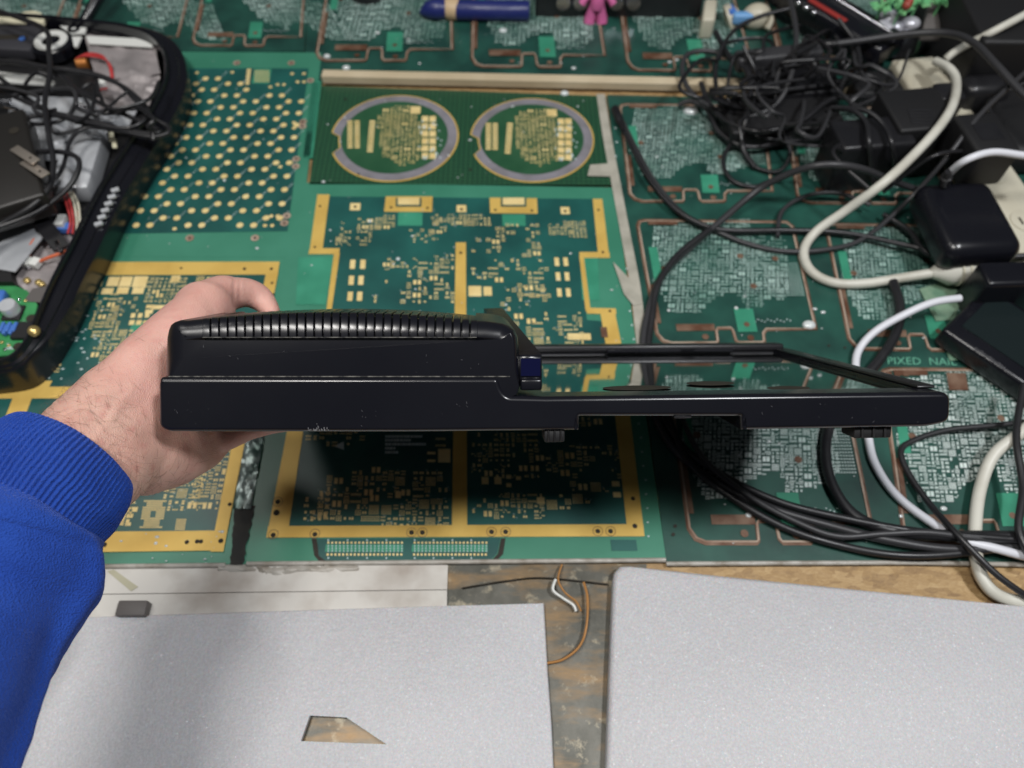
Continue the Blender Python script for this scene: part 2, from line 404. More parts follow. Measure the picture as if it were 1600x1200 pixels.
def inv(p):                                   # world -> pixel
    d = RM.transposed() @ (p - CAMLOC); return (800 + F * d.x / -d.z, 600 - F * d.y / -d.z)
def board(name, label, q, m, z0=0.0, h=Z0):
    c = sum((P(*x) for x in q), Vector()) / 4
    t = thing(name, label, 'circuit board', (c.x, c.y, 0)); B = Bd(q)
    part('substrate', flat(G(), q, z0, h), m, t)
    return t, B
def holes(t, B, lst, z=Z0 + .0007):
    for x, y, r in lst:
        g = G(); B.disc(g, x, y, r, z, .0001); part('drill_hole', g, M['hole'], t)
def drops(t, rng, poly, n, z, smax=.0022):
    g = G(); xs = [a for a, _ in poly]; ys = [b for _, b in poly]; k = 0
    while k < n:
        p = (rng.uniform(min(xs), max(xs)), rng.uniform(min(ys), max(ys)))
        if not inside(p, poly): continue
        k += 1; r = smax * rng.random() ** 3 + .0004
        g.ball(P(*p, z), r, r * rng.uniform(.4, 1), r * .45, 8, 5)
    part('glue_drops', g, M['shiny_drop'], t, 60, kind='stuff')

# ================================================================== centre panel with gold frame
q = [(461, 287), (960, 295), (1040, 874), (386, 880)]
t, B = board('circuit_board', 'large teal circuit panel with gold frame and centre bar under the black console', q, M['mask_light'])
z1 = Z0 + .0001
part('teal_field', flat(G(), [(500, 307), (938, 311), (950, 396), (906, 399), (917, 500), (950, 503), (958, 545), (1004, 838), (424, 838), (474, 545), (484, 503), (514, 500), (528, 394), (488, 392)], z1, .0002), M['mask_teal'], t)
GOLD = [[(496, 304), (515, 304), (504, 390), (484, 390)], [(484, 388), (531, 388), (529.6, 397), (482, 397)], [(522, 395), (531, 395), (516, 500), (508, 500)],
        [(926, 311), (941, 311), (951, 394), (934, 394)], [(905, 394), (952, 394), (953, 403), (906, 403)], [(905, 400), (912, 400), (923, 486), (915, 486)],
        [(916, 481), (962, 482), (963, 491), (917, 490)], [(938, 489), (961, 489), (973, 548), (948, 548)], [(950, 545), (972, 545), (1007, 838), (981, 838)],
        [(712, 379), (728, 379), (730, 829), (706, 829)], [(474, 540), (494, 540), (449, 838), (417, 838)], [(419, 822), (1005, 819), (1007, 838), (416, 840)]]
zz = Z0 + .0004
for i, pl in enumerate(GOLD):
    part('gold_strip', flat(G(), pl, zz + (i % 4) * .00004, .0002), M['gold'], t)
for pl in ([(603, 307), (676, 307), (675, 331), (600, 331)], [(765, 309), (839, 310), (840, 334), (766, 333)]):
    o = part('gold_connector_pad', flat(G(), pl, zz, .0002), M['gold'], t)
    cx = sum(a for a, _ in pl) / 4
    part('connector_window', flat(G(), [(cx - 20, 309), (cx + 20, 309), (cx + 20, 323), (cx - 20, 323)], zz + .0003, .0001), M['mask_teal'], o)
    part('inner_gold_pad', flat(G(), [(cx - 17, 309), (cx + 17, 309), (cx + 17, 320), (cx - 17, 320)], zz + .0005, .0001), M['gold_pad'], o)
for x, y, w, h in ((641, 342, 38, 21), (803, 344, 36, 18)):
    g = G(); B.pad(g, x, y, w, h, zz); part('green_patch', g, M['green_pad'], t)
for x, y, w, h in ((555, 323, 16, 11), (721, 326, 15, 11), (883, 329, 14, 11), (742, 455, 20, 16), (762, 455, 13, 14), (694, 712, 19, 21), (674, 708, 13, 4), (674, 720, 13, 4), (758, 751, 11, 11), (778, 751, 11, 11), (905, 526, 36, 10),
                   (795, 745, 8, 6), (810, 747, 8, 6), (795, 758, 8, 6), (962, 756, 12, 8), (964, 773, 12, 8), (845, 782, 12, 10), (622, 773, 9, 10), (551, 413, 8, 14), (567, 413, 8, 14), (549, 438, 8, 14), (564, 438, 8, 14), (547, 463, 8, 14), (562, 463, 8, 14),
                   (870, 409, 7, 13), (884, 409, 7, 13), (872, 432, 7, 13), (886, 432, 7, 13), (874, 457, 7, 13), (888, 457, 7, 13)):
    g = G(); B.pad(g, x, y, w, h, zz); part('gold_pad', g, M['gold_pad'], t)
for x, y, w, h in ((944, 519, 10, 16),):
    g = G(); B.pad(g, x, y, w, h, zz + .0006); part('brown_patch', g, M['copper'], t)
gp, gs = G(), G(); rg = Rg(3)
for pl, dn, ce in (([(560, 335), (620, 335), (618, 360), (556, 360)], .75, .0038), ([(675, 335), (770, 335), (770, 352), (672, 352)], .8, .0036), ([(855, 345), (915, 347), (918, 372), (857, 370)], 1.0, .0034),
                   ([(650, 395), (709, 395), (707, 475), (620, 475)], .5, .0046), ([(600, 395), (640, 395), (640, 420), (595, 420)], .5, .004),
                   ([(735, 350), (840, 350), (850, 400), (735, 400)], .28, .0044), ([(735, 405), (850, 400), (860, 470), (735, 445)], .3, .0048), ([(770, 440), (850, 440), (862, 540), (800, 540)], .5, .005), ([(860, 480), (905, 480), (915, 545), (868, 545)], .45, .0042),
                   ([(540, 340), (590, 350), (575, 385), (520, 385)], .3, .0036), ([(580, 400), (620, 400), (600, 475), (575, 475)], .1, .0042), ([(640, 340), (700, 340), (700, 385), (640, 380)], .35, .0034),
                   ([(470, 660), (590, 660), (580, 690), (465, 700)], .45, .005), ([(525, 728), (700, 728), (700, 818), (480, 818)], .70, .0044), ([(480, 740), (530, 740), (520, 815), (470, 815)], .5, .0048),
                   ([(670, 672), (703, 672), (703, 700), (672, 700)], .5, .0045), ([(735, 672), (845, 672), (850, 745), (735, 745)], .70, .0042), ([(735, 765), (850, 765), (850, 808), (735, 808)], .75, .004),
                   ([(850, 690), (970, 690), (970, 745), (850, 745)], .62, .0046), ([(850, 750), (950, 750), (955, 790), (850, 800)], .5, .0046), ([(530, 560), (940, 560), (950, 650), (500, 650)], .35, .0045)):
    footprints(B, pl, rg, gp, gs, dn, ce, zz)
part('solder_pads', gp, M['gold_pad'], t, kind='stuff'); 
# printed block: triangle mark and lines of small print
rgt = Rg(11)
for k in range(5):
    x = 602
    while x < (660, 640, 664, 618, 620)[k]:
        w = rgt.uniform(2.2, 4.2); B.pad(gs, x + w / 2, 682 + k * 6.3 - (.5 if k else 0), w, 3.6, zz); x += w + rgt.uniform(.8, 1.5)
part('silkscreen_marks', gs, M['silk'], t, kind='stuff')
part('printed_triangle', flat(G(), [(522, 697), (537, 690), (537.5, 703)], zz, .0001), M['silk'], t)
part('routed_gap', flat(G(), [(487, 842), (495, 842), (498, 866), (512, 880), (505, 884), (491, 868)], zz, .0001), M['hole'], t)
part('routed_gap', flat(G(), [(783, 841), (790, 841), (786, 866), (772, 880), (764, 880), (778, 865)], zz, .0001), M['hole'], t)
part('connector_coupon', flat(G(), [(496, 842), (782, 840), (777, 864), (764, 878), (513, 880), (498, 868)], zz, .0002), M['mask_teal'], t)
for x0, x1 in ((511, 630), (646, 762)):
    part('green_patch', flat(G(), [(x0 - 2, 851), (x1, 851), (x1, 862), (x0 - 3, 862)], zz + .0003, .0001), M['green_pad'], t)
gp = G(); gq = G()
for k in range(20):
    for x0, x1 in ((513, 628), (648, 760)):
        x = x0 + (x1 - x0) * k / 19
        B.pad(gp, x, 848, 3, 3, zz + .0003); B.pad(gp, x - 1, 866.5, 3, 3.4, zz + .0003)
        for y in (853, 857, 861): B.pad(gq, x, y, 1.6, 2.2, zz + .0005)
        if k % 5 == 0: B.pad(gq, x, 844, 2, 2.5, zz + .0003); B.pad(gq, x, 872, 2, 2.5, zz + .0003)
part('connector_pads', gp, M['gold_pad'], t, kind='stuff'); part('connector_marks', gq, M['silk'], t, kind='stuff')
holes(t, B, [(500, 322, 2), (492, 386, 2), (555, 323, 2.4), (721, 327, 2.4), (883, 330, 2.4), (611, 324, 2.2), (668, 325, 2.2), (774, 328, 2.2), (831, 329, 2.2), (935, 328, 2.2), (942, 394, 2.2), (720, 395, 2.4), (953, 486, 2.3),
             (434, 784, 4), (432, 801, 5), (427, 836, 4), (492, 835, 4), (643, 832, 4), (660, 832, 4), (768, 831, 4), (790, 831, 4), (934, 830, 4), (954, 830, 4), (989, 779, 3.4), (992, 822, 4)])
for x, y in ((434, 784), (427, 835), (492, 834), (643, 832), (660, 832), (768, 831), (790, 831), (934, 830), (954, 830)):
    g = G(); a, b = mpp(x, y); c = P(x, y, zz + .0004)
    ribbon(g, B, [c + Vector((math.cos(k * math.pi / 12), math.sin(k * math.pi / 12), 0)) * 7.5 * a for k in range(24)], .0004, zz + .0004)
    part('ring_mark', g, M['copper'], t)
for x, y, w, h in ((975, 852, 40, 17),):
    g = G(); B.pad(g, x, y, w, h, zz); part('dark_patch', g, M['mask_teal'], t)
for x, y, w, h in ((920, 435, 30, 55), (495, 435, 26, 55)):
    part('green_patch', flat(G(), [(x - 14, y - 33), (x + 14, y - 33), (x + 17, y + 34), (x - 10 if x > 700 else x - 30, y + 34)] if x > 700 else [(466, 402), (521, 402), (509, 476), (462, 476)], zz, .0001), M['green_pad'], t)
drops(t, Rg(5), [(480, 292), (950, 298), (985, 540), (470, 540)], 60, Z0 + .0006, .0016)

# ================================================================== panel with two round boards
q = [(503, 136), (946, 152), (961, 291), (484, 290)]
M['hatch'] = mat('hatched_copper_under_mask', (.016, .072, .034), .42, coat=.3, coatr=.2, dust=(220, (.5, .5, .4), .33, .6))
nt = M['hatch'].node_tree; geo = nd(nt, 'ShaderNodeNewGeometry'); ck = nd(nt, 'ShaderNodeTexBrick'); ck.offset = 0
ck.inputs['Scale'].default_value = 1; ck.inputs['Brick Width'].default_value = .0046; ck.inputs['Row Height'].default_value = .0046; ck.inputs['Mortar Size'].default_value = .0007; ck.inputs['Mortar Smooth'].default_value = .4
ck.inputs['Color1'].default_value = (.022, .088, .040, 1); ck.inputs['Color2'].default_value = (.018, .080, .038, 1); ck.inputs['Mortar'].default_value = (.008, .040, .022, 1)
nt.links.new(geo.outputs['Position'], ck.inputs['Vector']); nt.links.new(ck.outputs[0], nt.nodes['Principled BSDF'].inputs['Base Color'])
t, B = board('circuit_board', 'moss green hatched panel holding two round boards behind the console', q, M['hatch'])
for (cx, cy, rp, lab) in ((617, 216, 100, 'left'), (831, 219, 97, 'right')):
    a, b = mpp(cx, cy); c0 = P(cx, cy, 0); r = rp * a
    def ang(rr, z, n=64, notch=True):
        out = []
        for k in range(n):
            th = 2 * math.pi * k / n; k2 = rr
            if notch and abs(k - n * .52) < 2: k2 = rr * .87
            out.append(Vector((c0.x + math.cos(th) * k2, c0.y + math.sin(th) * k2, z)))
        return out
    g = G().prism(ang(r, Z0 + .0001), .0003); rim = part('round_board', g, M['gold'], t)
    g = G().prism(ang(r * .975, Z0 + .0005), .0002); part('bare_laminate_rim', g, M['lilac'], rim)
    g = G().prism(ang(r * .83, Z0 + .0008, notch=False), .0002); part('green_core', g, M['mask_moss'], rim)
    gp, gs = G(), G(); rg = Rg(21); z = Z0 + .0011
    sx, sy = rp / 100, rp / 100
    def X(x, y): return (cx + (x - 617) * sx, cy + (y - 216) * sy)
    pl = [X(*p) for p in [(597, 172), (640, 165), (655, 190), (655, 250), (620, 262), (590, 245), (588, 190)]]
    footprints(B, pl, rg, gp, None, 1.25, .0040, z, .05)
    for k in range(11):
        for xx, w in ((547, 9), (558, 9)): x, y = X(xx, 190 + k * 4.0); B.pad(gp, x, y, w * .9, 2.6, z)
        x, y = X(582 - k * .4, 190 + k * 4.6); B.pad(gp, x, y, 9, 3.0, z)
    for p in ([603, 250], [555, 245]): pass
    part('solder_pads', gp, M['gold_pad'], rim, kind='stuff')
    for k in range(6):
        for xx in (664, 676):
            x, y = X(xx, 186 + k * 11.5); g = G(); B.pad(g, x, y, 10, 9, z); part('gold_pad', g, M['gold_pad'], rim)
    x, y = X(649, 172); g = G(); B.pad(g, x, y, 16, 11, z); part('gold_pad', g, M['gold_pad'], rim)
    g = G(); rg = Rg(5)
    for k in range(26):
        x, y = X(rg.uniform(655, 690), rg.uniform(185, 250)); B.pad(g, x, y, rg.uniform(1.5, 3), rg.uniform(1, 5), z + .0002)
    for x, y, w, h in ((590, 170, 20, 6), (588, 247, 18, 6)): pass
    part('silkscreen_marks', g, M['silk'], rim, kind='stuff')
holes(t, B, [(540, 155, 2), (560, 272, 2), (735, 265, 2)])
drops(t, Rg(9), [(510, 142), (940, 156), (955, 285), (492, 284)], 40, Z0 + .0008, .0022)

# ================================================================== dotted board
q = [(215, 82), (503, 84), (466, 404), (105, 402)]
t, B = board('circuit_board', 'green board covered in rows of round gold dots beside the opened black shell', q, M['mask_light'], 0, Z0 - .0002); B = Bd([(215, 82), (489, 84), (441, 402), (105, 402)])
part('teal_field', flat(G(), [(225, 107), (482, 107), (449, 361), (117, 366)], Z0 + .0001, .0002), M['mask_teal'], t)
rows = [222, 250, 283, 315, 348, 380, 412, 445, 478, 511, 546, 580, 615, 650, 686, 722, 760, 797, 834, 872, 912, 950, 990, 1030]
def padmesh(r, seg=14, h=.0002):
    g = G().prism([Vector((math.cos(k * 2 * math.pi / seg) * r, math.sin(k * 2 * math.pi / seg) * r, 0)) for k in range(seg)], h); return g.mesh('gold_dot')
dm = padmesh(.0031); dm.materials.append(M['gold_pad']); dm2 = padmesh(.0019); dm2.materials.append(M['gold_pad'])
gs = G(); rg = Rg(4)
for k, y in enumerate(rows):
    tt = (k - 4) / 16
    sr, sp, pr = (885 - 110 * tt if k % 2 == 0 else 763 - 130 * (k - 5) / 16), 250 + 30 * tt, 70 + 5 * tt
    for j in range(4):
        for e in (0, 1):
            x = sr - j * sp + e * pr
            px, py = 200 + x / 3.528, 60 + y / 3.528
            if x > 985 or px < 100 or (k < 3 and x > 660): continue
            shared('gold_dot', dm, None, t, P(px, py, Z0 + .0003))
            for w in range(4):
                if e: B.pad(gs, px + 6 + 2.4 * w, py - 3.5 - 2.2 * w, rg.uniform(.8, 1.8), rg.uniform(.8, 1.6), Z0 + .0003)
for x, y in ((575, 187), (785, 268), (825, 255), (860, 255), (935, 240), (970, 240), (790, 980), (825, 980), (755, 1032), (795, 1032), (915, 465), (915, 495), (840, 708), (257, 1050), (380, 190), (905, 195), (970, 195)):
    shared('small_gold_dot', dm2, None, t, P(200 + x / 3.528, 60 + y / 3.528, Z0 + .0003))
ringm = padmesh(.0037, 18); ringm.materials.append(M['route_pale'])
for x, y in ((600, 135), (900, 135), (1005, 232), (965, 460), (962, 485), (927, 665), (925, 705), (875, 978), (862, 1018), (340, 1100), (700, 1100), (230, 575)):
    px, py = 200 + x / 3.528, 60 + y / 3.528
    o = shared('hole_ring', ringm, None, t, P(px, py, Z0 + .0003)); g = G(); B.disc(g, px, py, 2.2, Z0 + .0006, .0001); part('drill_hole', g, M['hole'], o)
part('silkscreen_marks', gs, M['silk'], t, kind='stuff')
gp = G()
for i in range(7):
    for j in range(6): B.pad(gp, 399 + i * 3.4, 111 + j * 3.2, 1.9, 1.8, Z0 + .0006)
g = G(); B.pad(g, 409, 119, 27, 22, Z0 + .0003); part('green_patch', g, M['green_pad'], t); part('grid_pads', gp, M['gold_pad'], t, kind='stuff')
for k in range(5): g = G(); B.pad(g, 389 - k * .6, 110 + k * 5, 6, 4, Z0 + .0003); part('gold_pad', g, M['gold_pad'], t)
g = G(); rg = Rg(8)
for k in range(30):
    B.pad(g, 496 - k * .9, 140 + k * 3.6, 12, 1.6, Z0 + .0001)
drops(t, Rg(12), [(300, 88), (485, 88), (440, 398), (180, 398)], 30, Z0 + .0005, .0014)

# narrow coupon strip between dotted board and round boards
q = [(489, 128), (503, 128), (489, 248), (474, 248)]
t, B = board('circuit_board', 'narrow green coupon strip between the dotted board and the round boards', q, M['green_pad'], 0, Z0 - .0002)
gp = G()
for k in range(34):
    for j in range(4): B.pad(gp, 499 - k * .43 - j * 3.4 + .5, 130 + k * 3.4, 1.6, 1.7, Z0)
part('coupon_dots', gp, M['mask_dark'], t, kind='stuff')

# ================================================================== lower-left gold framed board
q = [(-160, 402), (464, 400), (388, 882), (-420, 890)]
t, B = board('circuit_board', 'gold framed circuit board lying under the hand and forearm', q, M['mask_light'], 0, Z0 - .0004); B = Bd([(-160, 402), (443, 400), (352, 882), (-420, 890)])
zz = Z0 + .0004
part('teal_field', flat(G(), [(-120, 412), (436, 412), (350, 858), (-370, 858)], Z0 + .0001, .0002), M['mask_teal'], t)
for i, pl in enumerate(([(-130, 410), (437, 409), (434, 429), (-135, 431)], [(416, 425), (435, 425), (349, 862), (329, 862)], [(-380, 836), (352, 829), (346, 860), (-390, 870)], [(-250, 606), (200, 604), (190, 622), (-260, 624)],
                          [(-100, 622), (-60, 622), (-100, 700), (-140, 700)], [(20, 622), (50, 622), (20, 700), (-10, 700)], [(60, 595), (82, 595), (76, 606), (52, 606)])):
    part('gold_strip', flat(G(), pl, zz + (i % 4) * .00004, .0002), M['gold'], t)
gp, gs = G(), G(); rg = Rg(31)
for x, y, w, h in ((150, 440, 22, 14), (178, 440, 20, 14), (196, 440, 20, 15), (219, 440, 22, 16), (145, 455, 18, 9), (168, 455, 18, 9), (192, 454, 18, 10), (216, 454, 18, 10), (274, 436, 14, 10), (252, 480, 30, 6), (235, 479, 13, 5), (208, 493, 7, 7), (219, 493, 7, 7), (230, 493, 7, 6), (206, 504, 8, 7), (217, 504, 8, 7), (228, 504, 8, 6), (233, 487, 12, 6),
                   (186, 808, 20, 22), (198, 797, 9, 7), (211, 796, 8, 7), (203, 806, 10, 6), (200, 819, 9, 5)):
    g = G(); B.pad(g, x, y, w, h, zz); part('gold_pad', g, M['gold_pad'], t)
g = G(); B.disc(g, 216, 512, 12, zz - .0001); part('green_patch', g, M['green_pad'], t)
for pl, dn, ce in (([(230, 434), (300, 434), (290, 475), (225, 475)], .95, .0040), ([(300, 434), (410, 434), (400, 480), (300, 480)], .8, .0042), ([(150, 460), (235, 460), (215, 520), (140, 530)], .55, .0042), ([(170, 510), (225, 520), (160, 570), (140, 560)], .75, .0042),
                   ([(-20, 460), (140, 460), (90, 600), (-80, 600)], .25, .005), ([(300, 690), (372, 690), (350, 800), (300, 800)], 1.0, .0044), ([(250, 755), (320, 730), (310, 800), (265, 800)], .75, .0046), ([(170, 780), (215, 780), (205, 826), (160, 826)], .7, .0042), ([(330, 640), (385, 640), (375, 690), (330, 690)], .8, .0044)):
    footprints(B, pl, rg, gp, gs, dn, ce, zz)
for j in range(13):                            # ball grid near the wrist
    for i in range(13):
        if abs(i - 6) < 2 and abs(j - 6) < 2 or (j in (1, 2, 9, 10, 11) and (i < 2 or i > 10)): continue
        B.pad(gp, 226 + i * 2.75 - j * .55, 783 + j * 3.4, 2.0, 2.4, zz)
for j in range(6):
    for i in range(6): B.pad(gp, 277 + i * 2.6 - j * .5, 812 + j * 3.0, 1.9, 2.1, zz)
part('solder_pads', gp, M['gold_pad'], t, kind='stuff')
for k in range(70):
    x, y = rg.uniform(-60, 160), rg.uniform(470, 600); B.pad(gs, x, y, rg.uniform(2, 5), rg.uniform(1.2, 2.5), zz)
part('silkscreen_marks', gs, M['silk'], t, kind='stuff')
holes(t, B, [(382, 420, 2.6), (283, 419, 2), (424, 420, 2.6), (425, 442, 2.2), (427, 460, 2.2), (359, 788, 3.2), (163, 851, 4), (292, 847, 3.4), (308, 846, 3.4), (314, 846, 3.4), (345, 845, 4)], zz + .0004)
drops(t, Rg(15), [(140, 830), (350, 830), (345, 880), (140, 880)], 22, Z0 + .0006, .0016)

# ================================================================== boards with routed outlines
OUT = [(.05, 0), (.97, 0), (1, .04), (1, .90), (.69, .90), (.665, .93), (.66, .99), (.65, 1), (.50, 1), (.485, .98), (.48, .91), (.47, .89), (.385, .89), (.375, .91), (.37, .99), (.36, 1), (.08, 1), (.03, .98), (0, .93), (0, .05), (.015, .01)]
def cell(t, B, qd, seed, fine=1.0, tin='tin', lite=False):
    zz = Z0 + .0003; rg = Rg(seed)
    def X(u, v): return bilin(qd, u, v)
    def px(u, v): return inv(X(u, v))
    g = G(); ribbon(g, B, [X(*p) for p in OUT], .0025, zz); part('routed_outline', g, M['copper'], t)
    g = G(); ribbon(g, B, [X(.5 + (u - .5) * .985, .5 + (v - .5) * .98) for u, v in OUT], .0014, zz + .0003); part('pale_outline', g, M['route_pale'], t)
    gp, gs = G(), G()
    ce = .0036 * fine
    poly = [px(*p) for p in ((.10, .06), (.72, .06), (.78, .34), (.97, .36), (.97, .80), (.70, .86), (.63, .70), (.48, .74), (.40, .84), (.22, .80), (.10, .5))]
    footprints(B, poly, rg, gp, gs, 1.45, ce, zz, .10, 1.35)
    footprints(B, [px(*p) for p in ((.72, .06), (.96, .06), (.96, .34), (.78, .33))], rg, gp, gs, .6, ce, zz)
    n = 15
    for i in range(n):
        for j in range(n): B.padw(gp, X(.755 + .215 * i / (n - 1), .37 + .26 * j / (n - 1)), .0011, .0011, zz)
    for i in range(16): B.padw(gs, X(.55 + .02 * i, .83 + .01 * math.sin(i * 2.1)), .0011, .0009, zz)
    part('tinned_pads', gp, M[tin], t, kind='stuff'); part('silkscreen_marks', gs, M['silk'], t, kind='stuff')
    def rect(u0, v0, u1, v1, z, h=.0002): return G().prism([X(u0, v1) + Vector((0, 0, z)), X(u1, v1) + Vector((0, 0, z)), X(u1, v0) + Vector((0, 0, z)), X(u0, v0) + Vector((0, 0, z))], h)
    o = part('green_square', rect(.51, .74, .63, .915, zz + .0002), M['green_pad'], t)
    c = X(.572, .86); part('drill_hole', G().prism([c + Vector((math.cos(k * .5236) * .0024, math.sin(k * .5236) * .0024, zz + .0005)) for k in range(12)], .0001), M['copper'], o)
    part('green_strip', rect(.045, .24, .10, .52, zz + .0002), M['green_pad'], t)
    part('copper_contact', rect(.13, .855, .37, .905, zz + .0002), M['copper'], t)
    part('copper_contact', rect(.07, .012, .26, .045, zz + .0006), M['copper'], t)
    part('copper_contact', rect(.015, .55, .04, .85, zz + .0006), M['copper'], t)
    for u, v in ((.62, .31), (.665, .56), (.84, .33), (.12, .42), (.3, .95), (.58, .96)):
        c = X(u, v); part('copper_spot', G().prism([c + Vector((math.cos(k * .5236) * .0028, math.sin(k * .5236) * .0028, zz + .0004)) for k in range(12)], .0001), M['copper'], t)
RIGHT = [(948, 150), (1720, 168), (1760, 884), (1041, 880)]
t, B = board('circuit_board', 'wide dark green panel of routed cells under the tangled cables', RIGHT, M['mask_dark'])
for k, qd in enumerate(([(967, 165), (1190, 168), (1208, 318), (985, 318)], [(1226, 168), (1440, 172), (1478, 322), (1246, 320)], [(994, 346), (1236, 349), (1279, 538), (1028, 540)], [(1288, 352), (1520, 356), (1580, 552), (1328, 548)],
                        [(1040, 575), (1310, 575), (1366, 851), (1078, 851)], [(1374, 578), (1650, 580), (1720, 850), (1412, 850)])):
    cell(t, B, qd, 40 + k, 1.0 if k < 4 else .92, 'tin' if k < 4 else 'tin_lit')
for k in range(4):
    g = G(); B.pad(g, 1376 + k * 13, 584, 9, 7, Z0 + .0012); part('copper_contact', g, M['copper'], t)
g = G(); B.pad(g, 1496, 596, 30, 26, Z0 + .0012); part('copper_patch', g, M['copper'], t)
holes(t, B, [(1055, 822, 3), (1052, 835, 3), (1295, 540, 2), (1320, 543, 2)])
g = G(); rg = Rg(2)
for k in range(30): B.pad(g, 960 + k * 1.9 + (rg.random() - .5) * 4, 200 + k * 22, 3, 2, Z0 + .0003)
part('silkscreen_marks', g, M['silk'], t, kind='stuff')
def lettering(txt, c, u, v, size, m, parent, name='lettering', up=Vector((0, 0, 1)), h=.0001):
    cu = bpy.data.curves.new('t', 'FONT'); cu.body = txt; cu.size = size; cu.align_x = 'CENTER'; cu.align_y = 'CENTER'; cu.resolution_u = 2
    ob = bpy.data.objects.new('t', cu); S.collection.objects.link(ob)
    dg = bpy.context.evaluated_depsgraph_get(); me = bpy.data.meshes.new_from_object(ob.evaluated_get(dg))
    bpy.data.objects.remove(ob)
    u = u.normalized(); v = v.normalized(); n = u.cross(v)
    for w in me.vertices: w.co = Vector(c) + u * w.co.x + v * w.co.y + n * h
    me.materials.clear(); return part(name, me, m, parent)
M['silk_green'] = mat('green_silkscreen', (.12, .36, .25), .5)
lettering('PIXED  NAIL', P(1440, 565, Z0 + .0004), B.u, B.v, .0100, M['silk_green'], t)
drops(t, Rg(17), [(960, 160), (1500, 175), (1560, 560), (1010, 540)], 50, Z0 + .0006, .002)
drops(t, Rg(18), [(1180, 640), (1600, 640), (1600, 850), (1080, 850)], 30, Z0 + .0006, .0024)
t, B = board('circuit_board', 'dark green routed panel along the back edge behind the wooden strip', [(489, -90), (1450, -90), (1490, 148), (474, 128)], M['mask_dark'], 0, Z0 - .0006)
for k, qd in enumerate(([(520, -60), (703, -60), (708, 98), (493, 98)], [(740, -60), (922, -60), (948, 109), (737, 107)], [(958, -60), (1130, -60), (1178, 115), (982, 113)], [(1180, -60), (1360, -60), (1420, 115), (1222, 113)])):
    cell(t, B, qd, 60 + k, 1.35)
drops(t, Rg(19), [(500, 0), (1100, 0), (1110, 112), (495, 100)], 40, Z0 + .0006, .003)
t, B = board('circuit_board', 'dim green panel at the back beside the black stick', [(-400, -90), (489, -90), (476, 82), (-300, 80)], M['mask_dark'])
for k, qd in enumerate(([(330, -60), (480, -60), (470, 76), (300, 74)], [(150, -60), (310, -60), (275, 76), (100, 74)], [(-40, -60), (125, -60), (75, 76), (-110, 74)])): cell(t, B, qd, 70 + k, 1.35)
# ================================================================== wooden strip, tapes, glue
g = G(); zt = .012
a = [P(505, 133), P(1388, 152)]; d = (a[1] - a[0]); nn = Vector((-d.y, d.x, 0)).normalized() * .011
w = G().rbox((a[0] + a[1]) / 2 + nn / 2 + Vector((0, 0, .0045 + Z0)), d / 2, nn / 2, Vector((0, 0, .0045)), .0006, 1)
o = tag(part('wooden_strip', w, M['wood'], None, 40), 'pale pine batten lying across the boards behind the two round boards', 'batten')
g = G(); ribbon(g, None, spline([P(x, y) for x, y in ((938, 150), (948, 215), (962, 290), (977, 370), (992, 450), (1000, 520), (1010, 600))], 6), .0085, Z0 + .0004, .0006, False)
tag(part('tape_strip', g, M['tape'], None), 'long beige tape seam between the gold framed panel and the routed panel', 'tape')
g = G().prism([P(x, y, Z0 + .0012) for x, y in ((958, 410), (992, 445), (1002, 475), (990, 478), (975, 460))], .0006)
tag(part('tape_scrap', g, M['tape'], None), 'torn scrap of beige tape stuck beside the right gold corner', 'tape')
g = G().prism([P(x, y, Z0 + .0012) for x, y in ((922, 258), (950, 256), (955, 276), (918, 275))], .0005)
tag(part('tape_scrap', g, M['tape'], None), 'small beige tape patch beside the right round board', 'tape')
# foil tape between hand board and centre panel
g = G(); rg = Rg(33); nn = 26
rowsf = []
for i in range(nn + 1):
    f = i / nn; y = 640 + 155 * f; x0, x1 = 392 - 28 * f, 420 - 28 * f
    rowsf.append([P(x0 + (x1 - x0) * j / 7, y, Z0 + .0008 + .0012 * rg.random()) for j in range(8)])
g.loft(rowsf, closed=False)
M['foil_tape'] = mat('crinkled_clear_foil_tape', (.20, .25, .24), .25, metal=.3, var=(60, (.05, .10, .085), .42, .6))
tag(part('foil_tape', g, M['foil_tape'], None, 20), 'crinkled silvery tape between the hand and the centre panel', 'tape')
M['soot'] = mat('black_scorched_glue', (.008, .009, .008), .6, var=(60, (.03, .027, .02), .45, .7), bump=(60, .25, .001))
g = G(); rows2 = []
for i in range(17):
    f = i / 16; y = 790 + 92 * f; rows2.append([P(366 - 6 * f + (394 - 18 * f - 362 + 6 * f) * j / 6 + rg.uniform(-2, 2), y, Z0 + .0005 + .00012 * rg.random() * (0 < j < 6)) for j in range(7)])
g.loft(rows2, closed=False); tag(part('glue_smear', g, M['soot'], None, 40), 'dark scorched glue smear at the corner of the lower left board', 'glue')
for lab, pts in (('pale crumbling glue line along the near edge of the centre panel', [(340, 885), (400, 886), (430, 890), (480, 886), (560, 885)]),):
    g = G(); rr = [[P(x + rg.uniform(-2, 2), y + dy + rg.uniform(-1.5, 1.5), .0005 + .002 * rg.random() * (dy == 0 or dy == 4)) for dy in (-4, 0, 4, 8)] for x, y in spline([Vector((a, b, 0)).to_tuple()[:2] + (0,) for a, b in pts], 8).__iter__() and [(p.x, p.y) for p in spline([(a, b, 0) for a, b in pts], 8)]]
    g.loft(rr, closed=False); tag(part('glue_line', g, M['resin'], None, 50), lab, 'glue')

